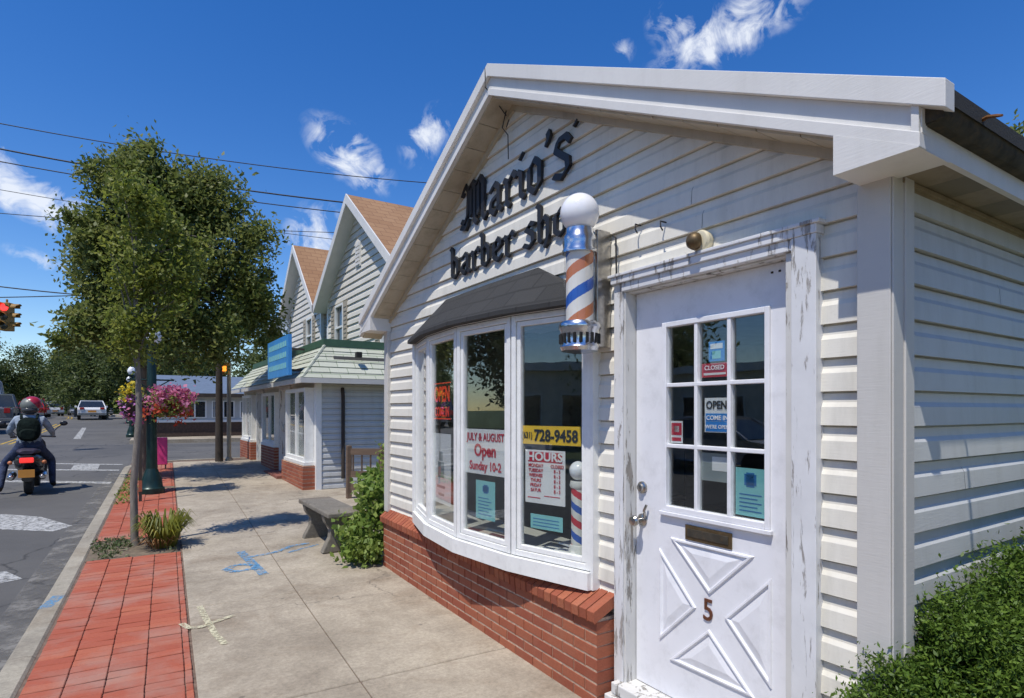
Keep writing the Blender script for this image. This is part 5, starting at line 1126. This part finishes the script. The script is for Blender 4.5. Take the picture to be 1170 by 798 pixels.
# ------------------------------------------------------------------ vehicles
def wheel(parent, x, y, r, w, tag_='wheel'):
    mb = MB(); mb.lathe([(r * .62, -w / 2), (r * .95, -w / 2), (r, -w * .3), (r, w * .3), (r * .95, w / 2), (r * .62, w / 2)], (x, y, r), 24, axis=(1, 0, 0)); wo = mb.build(tag_, 'tyre', parent)
    mb = MB(); s = 1 if x > 0 else -1; mb.lathe([(r * .64, -w * .42), (r * .6, w * .40), (r * .2, w * .3), (0, w * .34)], (x, y, r), 20, axis=(s, 0, 0)); mb.build('rim', 'rim', wo)
def car(name, label, loc, rotz, paintm, kind='sedan', group=None, cat='car'):
    """forward is +y, length along y, origin on the ground in the middle"""
    t = thing(name, label, cat, loc, 'W', rotz, group)
    if kind == 'sedan': L, H, Wd, belt = 4.6, 1.45, .9, .92; gh = [(-1.75, belt), (-1.15, H - .04), (-.6, H), (.35, H - .02), (1.15, belt)]; body = [(-2.28, .35), (-2.3, .78), (-2.2, .95), (-1.75, belt + .02), (1.2, belt), (2.05, .78), (2.28, .62), (2.3, .32)]
    elif kind == 'suv': L, H, Wd, belt = 4.7, 1.78, .94, 1.08; gh = [(-2.25, belt), (-2.05, H - .05), (-1.6, H), (.3, H - .02), (1.05, belt)]; body = [(-2.32, .42), (-2.36, .8), (-2.3, belt), (1.1, belt), (2.1, .95), (2.32, .8), (2.34, .4)]
    elif kind == 'pickup': L, H, Wd, belt = 5.4, 1.85, .97, 1.12; gh = [(-.6, belt), (-.5, H - .04), (-.2, H), (.8, H - .02), (1.4, belt)]; body = [(-2.7, .5), (-2.72, 1.08), (1.45, belt), (2.5, 1.02), (2.7, .85), (2.7, .45)]
    else: L, H, Wd, belt = 6.2, 2.75, 1.05, 1.2; gh = [(-3.0, belt), (-3.0, H - .05), (-2.9, H), (1.0, H), (1.6, belt + .75), (1.9, belt)]; body = [(-3.05, .5), (-3.05, belt), (1.95, belt), (2.95, 1.0), (3.1, .85), (3.1, .45)]
    mb = MB(); n = len(body); cols = [(-Wd * .96, 0), (-Wd, .0), (Wd, 0), (Wd * .96, 0)]
    sec = [(-Wd + .04, .985), (-Wd, .93), (-Wd, .5)]; vs = []
    rings = [(-Wd + .10, 1.0), (-Wd, .93), (Wd, .93), (Wd - .10, 1.0)]
    for x, k in rings: vs += [(x, y * (1 if abs(x) < Wd else .985), z if z < .6 else .6 + (z - .6) * k) for y, z in body]
    fs_ = []
    for j in range(3): fs_ += [(j * n + i, j * n + (i + 1) % n, (j + 1) * n + (i + 1) % n, (j + 1) * n + i) for i in range(n)]
    fs_ += [tuple(range(n))[::-1], tuple(3 * n + i for i in range(n))]
    mb.add(vs, fs_); mb.build('body', paintm, t, bevel=.04)
    def green(w0, w1, shrink, name, mat, ys=1.):
        mb = MB(); m = len(gh); vs = []
        for x in (-1, 1):
            for y, z in gh: f = (z - belt) / (H - belt); vs.append((x * (w0 + (w1 - w0) * f), y * ys, belt + .0 + (z - belt) * shrink))
        mb.add(vs, [tuple(range(m))[::-1], tuple(range(m, 2 * m))] + [(i, (i + 1) % m, m + (i + 1) % m, m + i) for i in range(m)]); mb.build(name, mat, t)
    green(Wd - .06, Wd - .24, .93, 'windows', 'glass_dark')
    mb = MB(); f = .96; vs = [(x * (Wd - .20), y, H + .005) for y in (gh[1][0] + .06, gh[-2][0] - .02) for x in (-1, 1)]; zt = H; mb.box(-Wd + .22, Wd - .22, gh[1][0] + .1, gh[-2][0] - .05, H - .07, H + .012)
    for x in (-1, 1):
        for i, (y, z) in enumerate(gh[:-1]):
            y2, z2 = gh[i + 1]; 
            q = lambda yy, zz: (x * (Wd - .05 - .18 * (zz - belt) / (H - belt)), yy, belt + (zz - belt) * .97)
            mb.tube([q(y, z), q(y2, z2)], .035, 6)
        for yy in ((gh[1][0] + gh[-2][0]) / 2,): mb.tube([(x * (Wd - .05), yy, belt), (x * (Wd - .22), yy, H - .03)], .035, 6)
    mb.build('roof', paintm, t)
    for sx in (-1, 1):
        for y in (-L * .30, L * .30): wheel(t, sx * (Wd - .11), y, .34 if kind == 'sedan' else .39, .22)
        yb = body[0][0]; mb = MB(); mb.box(sx * (Wd - .28) - .13, sx * (Wd - .28) + .13, yb - .03, yb + .1, .78, .92 if kind == 'sedan' else 1.05); mb.build('tail_light', 'taild', t, bevel=.01)
        yf = body[-1][0]; mb = MB(); mb.box(sx * (Wd - .28) - .15, sx * (Wd - .28) + .15, yf - .12, yf + .015, .62, .75); mb.build('headlight', 'globe', t, bevel=.01)
        mb = MB(); mb.box(sx * Wd, sx * (Wd + .16), gh[-1][0] - .35, gh[-1][0] - .22, belt, belt + .14); mb.build('mirror', paintm, t, bevel=.02)
    for y0_, y1_ in ((body[0][0] - .06, body[0][0] + .02), (body[-1][0] - .02, body[-1][0] + .06)):
        mb = MB(); mb.box(-Wd + .05, Wd - .05, y0_, y1_, .33, .51); mb.build('bumper', 'c_grey', t, bevel=.02)
    mb = MB(); mb.box(-.25, .25, body[0][0] - .075, body[0][0] - .061, .56, .70); mb.build('number_plate', 'plate', t)
    return t
G = 'cars parked along the far left kerb'
car('car', 'white car driving away in the right hand lane', (-5.0, 56, .87), R(6), 'c_white')
car('suv', 'dark suv nearest at the left edge of the road', (-8.1, 37.0, gz(37) - .12), R(6), 'c_black', 'suv', G)
car('pickup_truck', 'dark pickup truck behind the rider, second in the parked row', (-8.4, 44.0, gz(44) - .12), R(6), 'c_grey', 'pickup', G)
car('delivery_van', 'tall white delivery van parked on the left of the road', (-10.6, 52.5, gz(52) - .12), R(8), 'c_white', 'van', None, 'van')
car('car', 'red car parked farther up on the left', (-9.6, 62, gz(62) - .12), R(8), 'c_red', 'sedan', G)
car('car', 'dark red car beyond the first red one in the row', (-10.7, 70, .87), R(10), 'c_red', 'suv', G)
car('car', 'silver car parked far up the left side', (-11.5, 78, .87), R(12), 'c_silver', 'sedan', G)
car('car', 'white car far up the curving road', (-12.2, 92, .87), R(14), 'c_white', 'suv', G)
car('car', 'grey car farthest up the curving road', (-10.6, 100, .87), R(190), 'c_grey', 'sedan')
car('car', 'black car nearer the right kerb far up the road', (-6.9, 88, .87), R(192), 'c_black', 'suv')
G2 = 'cars parked across the street from the shop'
car('car', 'grey sedan parked across the street, seen reflected in the bay glass', (-8.9, 9.5, gz(9) - .12), R(180), 'c_silver', 'sedan', G2)
car('car', 'black suv parked across the street, seen reflected in the door glass', (-8.9, 2.2, -.12), R(180), 'c_black', 'suv', G2)
rs = np.random.RandomState(77); n = 26000
a = rs.uniform(-.62, .42, n); rad_ = rs.uniform(128, 175, n); hh = np.abs(rs.normal(size=n)) * 2.2 + 2.5 * (1 + np.sin(a * 31) * .35 + np.sin(a * 83) * .2)
P = np.column_stack([rad_ * np.sin(a), rad_ * np.cos(a), .8 + rs.uniform(0, 1, n) * hh * 1.35])
tag(leaf_mesh('far_wood', P, .95, 'leaff', seed=78, aspect=1.5), 'far off wood closing the street at the horizon', 'wood', kind='stuff')
# reflections: what stands across the street
def block(label, loc, rz, w, h, d, mat, n, roof):
    t = thing('low_building', label, 'building', loc, 'W', rz); mb = MB(); mb.box(-w / 2, w / 2, 0, d, 0, h); mb.build('wall', mat, t)
    for i in range(n):
        a = -w / 2 + w * (i + .2) / n
        for z in ([.8, 3.7] if h > 5 else [.8]):
            mb = MB(); mb.box(a, a + w / n * .6, -.06, -.001, z, z + 1.5); f = mb.build('window', 'white', t); mb = MB(); mb.box(a + .08, a + w / n * .6 - .08, -.07, -.0601, z + .08, z + 1.42); mb.build('pane', 'glass_dark', f)
    mb = MB(); mb.box(-w / 2 - .3, w / 2 + .3, -.35, d + .3, h, h + .35); mb.build('cornice', roof, t)
block('low cream building with white cornice across the street', (-19, 15, 0), R(90), 13, 3.3, 9, 'vinyl3', 6, 'white')
block('low pale shop across the street opposite the door', (-17, -5, 0), R(90), 16, 3.8, 9, 'vinyl3', 5, 'darkpole')

t = thing('added_brick_building', 'unseen dark brick building added beside the shop to shade its side wall', 'building', (5.0, -5.0, 0), 'W', 0)  # out-of-view building added to block skylight from the shop's side wall
mb = MB(); mb.box(-2.2, 8, -9, 0, 0, 6.5); mb.build('wall', 'face_red', t); mb = MB(); mb.box(-2.4, 8.2, -9.2, .2, 6.5, 6.8); mb.build('cornice', 'darkpole', t)
for i in range(3): mb = MB(); mb.box(-2.26, -2.2, -8 + i * 2.7, -6.6 + i * 2.7, .9, 2.4); mb.box(-2.26, -2.2, -8 + i * 2.7, -6.6 + i * 2.7, 3.9, 5.2); mb.build('window', 'glass_dark', t)

# ------------------------------------------------------------------ scooter and rider
SX, SY = -2.16, 13.6; SZ = gz(13.6) - .12
sc = thing('motor_scooter', 'black motor scooter with orange plate stopped at the crosswalk', 'scooter', (SX, SY, SZ), 'W', R(4))
def tyre(parent, y, r):
    mb = MB(); mb.lathe([(r * .6, -.055), (r * .9, -.06), (r, -.03), (r, .03), (r * .9, .06), (r * .6, .055)], (0, y, r), 24, axis=(1, 0, 0)); w = mb.build('wheel', 'tyre', parent); mb = MB(); mb.lathe([(r * .6, -.04), (r * .3, -.03), (r * .3, .03), (r * .6, .04)], (0, y, r), 20, axis=(1, 0, 0)); mb.build('rim', 'rim', w)
tyre(sc, .25, .25); tyre(sc, 1.55, .25)
def loft(mb, secs, n=14):
    vs = []
    for (y, cz, hw, hh) in secs:
        for i in range(n):
            a = 2 * math.pi * i / n; ca, sa = math.cos(a), math.sin(a); e = .75; vs.append((hw * math.copysign(abs(ca) ** e, ca), y, cz + hh * math.copysign(abs(sa) ** e, sa)))
    m = len(secs); mb.add(vs, [(j * n + i, j * n + (i + 1) % n, (j + 1) * n + (i + 1) % n, (j + 1) * n + i) for j in range(m - 1) for i in range(n)] + [tuple(range(n))[::-1], tuple((m - 1) * n + i for i in range(n))], True)
mb = MB(); loft(mb, [(-.12, .66, .10, .06), (0, .64, .17, .12), (.3, .58, .22, .17), (.7, .50, .19, .15), (.85, .32, .17, .08)]); loft(mb, [(.8, .28, .18, .05), (1.15, .28, .19, .05)]); loft(mb, [(1.12, .32, .20, .08), (1.18, .55, .22, .28), (1.26, .80, .18, .20), (1.32, .95, .10, .06)])
mb.build('body', 'scoot', sc)
mb = MB(); loft(mb, [(-.08, .78, .10, .03), (0, .80, .16, .05), (.35, .79, .17, .06), (.72, .76, .12, .05)]); mb.build('seat', 'seat', sc)
mb = MB(); mb.box(-.10, .10, -.16, -.10, .60, .69); mb.build('tail_light', 'tail', sc, bevel=.015)
mb = MB(); mb.box(-.115, .115, -.17, -.155, .34, .48); mb.build('number_plate', 'plate', sc)
mb = MB(); loft(mb, [(-.05, .30, .08, .05), (.28, .55, .09, .05)]); mb.build('rear_fender', 'scoot', sc)
for s in (-1, 1):
    mb = MB(); mb.lathe([(.03, 0), (.055, .03), (.06, .3), (.04, .42)], (.22 * s, -.14, .34), 14, axis=(0, 1, .1)); mb.build('muffler', 'chrome', sc)
    mb = MB(); mb.sphere((.24 * s, -.02, .60), .035, 12); mb.build('indicator', 'amberlamp' if False else 's_orange', sc)
    mb = MB(); mb.tube([(.25 * s, 1.10, 1.05), (.38 * s, 1.04, 1.20), (.44 * s, 1.04, 1.25)], .008, 6); mb.sphere((.47 * s, 1.04, 1.28), .065, 14, (1, .3, .75)); mb.build('mirror', 'scoot', sc)
mb = MB(); mb.tube([(-.34, 1.0, 1.02), (-.15, 1.12, 1.03), (.15, 1.12, 1.03), (.34, 1.0, 1.02)], .018, 8); mb.tube([(0, 1.2, .9), (0, 1.13, 1.03)], .04); mb.build('handlebar', 'scoot', sc)
mb = MB(); mb.tube([(0, 1.22, .75), (0, 1.55, .25)], .035); mb.build('fork', 'chrome', sc)
# rider: one skinned surface
def skin_body(edges, pts, rad, root, sub=2):
    me = bpy.data.meshes.new('tmp'); names = list(pts); me.from_pydata([pts[k] for k in names], [(names.index(a), names.index(b)) for a, b in edges], []); me.update()
    o = bpy.data.objects.new('tmp', me); COL.objects.link(o); m = o.modifiers.new('skin', 'SKIN'); sv = me.skin_vertices[0].data
    for i, k in enumerate(names):
        r = rad[k]; sv[i].radius = r if isinstance(r, tuple) else (r, r); sv[i].use_root = (k == root)
    m.use_smooth_shade = True; s = o.modifiers.new('sub', 'SUBSURF'); s.levels = sub; s.render_levels = sub
    bpy.context.view_layer.update(); e = o.evaluated_get(bpy.context.evaluated_depsgraph_get()); r = bpy.data.meshes.new_from_object(e); bpy.data.objects.remove(o); return r
pts = dict(pel=(0, .30, .92), waist=(0, .33, 1.05), chest=(0, .38, 1.25), neck=(0, .42, 1.44), head0=(0, .43, 1.52), head=(0, .44, 1.62),
    shL=(-.19, .38, 1.37), elL=(-.31, .52, 1.15), wrL=(-.31, .85, 1.08), haL=(-.30, .97, 1.06), shR=(.19, .38, 1.37), elR=(.31, .52, 1.15), wrR=(.31, .85, 1.08), haR=(.30, .97, 1.06),
    hipL=(-.11, .34, .86), knL=(-.38, .58, .56), anL=(-.42, .38, .14), toL=(-.45, .56, .06), hipR=(.11, .34, .86), knR=(.30, .72, .60), anR=(.32, .60, .18), toR=(.33, .80, .09))
rad = dict(pel=(.17, .14), waist=(.15, .12), chest=(.18, .13), neck=.06, head0=.07, head=.10, shL=.075, elL=.055, wrL=.04, haL=.045, shR=.075, elR=.055, wrR=.04, haR=.045,
    hipL=.10, knL=.072, anL=.055, toL=.04, hipR=.10, knR=.072, anR=.055, toR=.04)
ed = [('pel', 'waist'), ('waist', 'chest'), ('chest', 'neck'), ('neck', 'head0'), ('head0', 'head'), ('chest', 'shL'), ('shL', 'elL'), ('elL', 'wrL'), ('wrL', 'haL'), ('chest', 'shR'), ('shR', 'elR'), ('elR', 'wrR'), ('wrR', 'haR'),
      ('pel', 'hipL'), ('hipL', 'knL'), ('knL', 'anL'), ('anL', 'toL'), ('pel', 'hipR'), ('hipR', 'knR'), ('knR', 'anR'), ('anR', 'toR')]
me = skin_body(ed, pts, rad, 'pel')
for m in ('jacket', 'jeans', 'skin', 'shoe'): me.materials.append(M[m])
for p in me.polygons:
    c = p.center; p.material_index = 3 if c.z < .13 or (c.z < .19 and c.x > 0 and c.z < .16) else 1 if c.z < .97 else 2 if (c.z > 1.45 or c.y > .90) else 0
rider = tag(bpy.data.objects.new('person', None), 'scooter rider in pale blue jacket and jeans with one foot on the road', 'person'); COL.objects.link(rider); rider.location = (SX, SY, SZ); rider.rotation_euler = (0, 0, R(4)); ORG[rider.name] = (0, 0, 0)
bo = bpy.data.objects.new('body', me); COL.objects.link(bo); bo.parent = rider
hm = thing('helmet', 'rider helmet, red crown over pale sides, worn above the backpack', 'helmet', (SX, SY, SZ), 'W', R(4))
mb = MB(); mb.sphere((0, .44, 1.63), .148, 24, (1, 1.1, 1.0), 16); mb.build('shell', 'hay', hm)
mb = MB(); mb.sphere((.03, .45, 1.66), .150, 24, (.98, 1.05, .92), 16); mb.build('crown_patch', 'helmred', hm)
mb = MB(); mb.sphere((0, .41, 1.54), .135, 20, (1, 1, .62)); mb.build('neck_guard', 'helmet', hm)
bpk = thing('backpack', 'black backpack with dark green sheen worn by the scooter rider', 'backpack', (SX, SY, SZ), 'W', R(4))
mb = MB(); loft(mb, [(.10, 1.17, .13, .17), (.14, 1.18, .17, .21), (.24, 1.19, .175, .22), (.29, 1.19, .16, .2)], 18); mb.build('bag', 'pack', bpk)
mb = MB(); loft(mb, [(.055, 1.10, .10, .08), (.09, 1.10, .13, .10), (.13, 1.10, .13, .11)], 18); mb.build('pocket', 'pack', bpk)
for s in (-1, 1): mb = MB(); mb.tube([(.11 * s, .25, 1.38), (.12 * s, .36, 1.46), (.13 * s, .48, 1.40), (.14 * s, .50, 1.25)], .02, 6); mb.build('strap', 'pack', bpk)

# ------------------------------------------------------------------ far trees
FB = [(0, 0, 5.0, 2.6, 2.6, 2.4, 1), (1.6, .3, 4.0, 1.8, 1.8, 1.6, .5), (-1.6, -.2, 4.2, 1.8, 1.8, 1.7, .5), (0, .2, 6.8, 1.6, 1.6, 1.3, .4), (.2, 0, 2.6, 2.4, 2.2, 1.3, .6)]
ft = [tree('roadside_tree', 'x', (0, 0, -50), 1.6, .18, FB, 62, 70, .38, .24, 'leaff', seed=s, group='trees along the far road', limbs=10) for s in (31, 37)]
FB2 = [(0, 0, .6 + 1.15 * i, 3.0 - .42 * i, 3.0 - .42 * i, .75, 1.0 - .12 * i) for i in range(7)]
fc = tree('conifer', 'large dark conifer standing at the right kerb beyond the side street', (-4.6, 61, .9), .6, .2, [(a, b, c + 1, d, e, f, g) for a, b, c, d, e, f, g in FB2], 55, 75, .32, .26, 'leaff', seed=41, limbs=16, shell=.2, aspect=3)
fc.scale = (1.5, 1.5, 1.12)
spots = [(-1.2, 47, .85, 0, 'dense roadside tree just right of the big conifer'), (.5, 37, .62, 1, 'small roadside tree behind the flower baskets'), (-8.5, 80, 1.15, 1, 'rounded tree left of the conifer beyond the parked cars'), (-16.5, 104, 1.3, 0, 'tree closing the view at the far end of the road'),
         (-21, 98, 1.35, 1, 'tree at the far end, second from the left edge'), (-20, 84, 1.15, 0, 'tallest tree beyond the white van'), (-16.5, 64, .9, 1, 'tree standing over the dark cars at the left edge'), (-13, 120, 1.6, 1, 'hazy tree far behind the road bend'), (-25, 105, 1.5, 0, 'far tree rising at the left edge of the picture'),
         (-1, 90, 1.2, 0, 'tree behind the conifer, on the right of the road'), (3, 62, 1.0, 1, 'tree behind the corner building'), (7.5, 50, 1.0, 0, 'tree rising over the blue grey roof'), (-9, 110, 1.5, 0, 'tree far off behind the farthest cars'),
         (-20, 22, 1.0, 0, 'broad tree across the street beside the low cream building'), (-14.5, 5.5, .8, 1, 'tree across the street opposite the shop'), (-15, -10, .85, 0, 'tree across the street south of the shop'),
         (-17, 30, 1.0, 1, 'first tree past the low cream building across the street'), (-18, 38, 1.1, 0, 'second tree past the low cream building across the street'), (-18.5, 47, 1.0, 1, 'third tree past the low cream building across the street'),
         (-24, 27, 1.6, 0, 'tallest tree behind the first one past the low cream building across the street'), (-25, 38, 1.5, 1, 'wide tree in the back row past the low cream building across the street'), (-25, 52, 1.6, 0, 'last big tree in the back row across the street')]
for i, (x, y, s, k, lab) in enumerate(spots):
    src = ft[k]
    o = src if (i in (0, 1) and k == i) else copy_tree(src)
    o.location = (x, y, gz(y) - .1); o.scale = (s * (1 + .15 * math.sin(i * 3)), s, s * (1 + .1 * math.cos(i * 5))); o.rotation_euler = (0, 0, i * 1.9); o['label'] = lab
tree('backyard_tree', 'green tree showing over the shop roof at the right edge', (13.9, 4.7, 0), 2.5, .2, [(0, 0, 5.9, 1.15, 1.15, .95, 1), (.9, -.9, 6.1, 1.2, 1.2, 1.0, .9), (-.5, .6, 5.2, 1.1, 1.1, .8, .5)], 46, 90, .22, .12, 'leaf', seed=51, limbs=16)
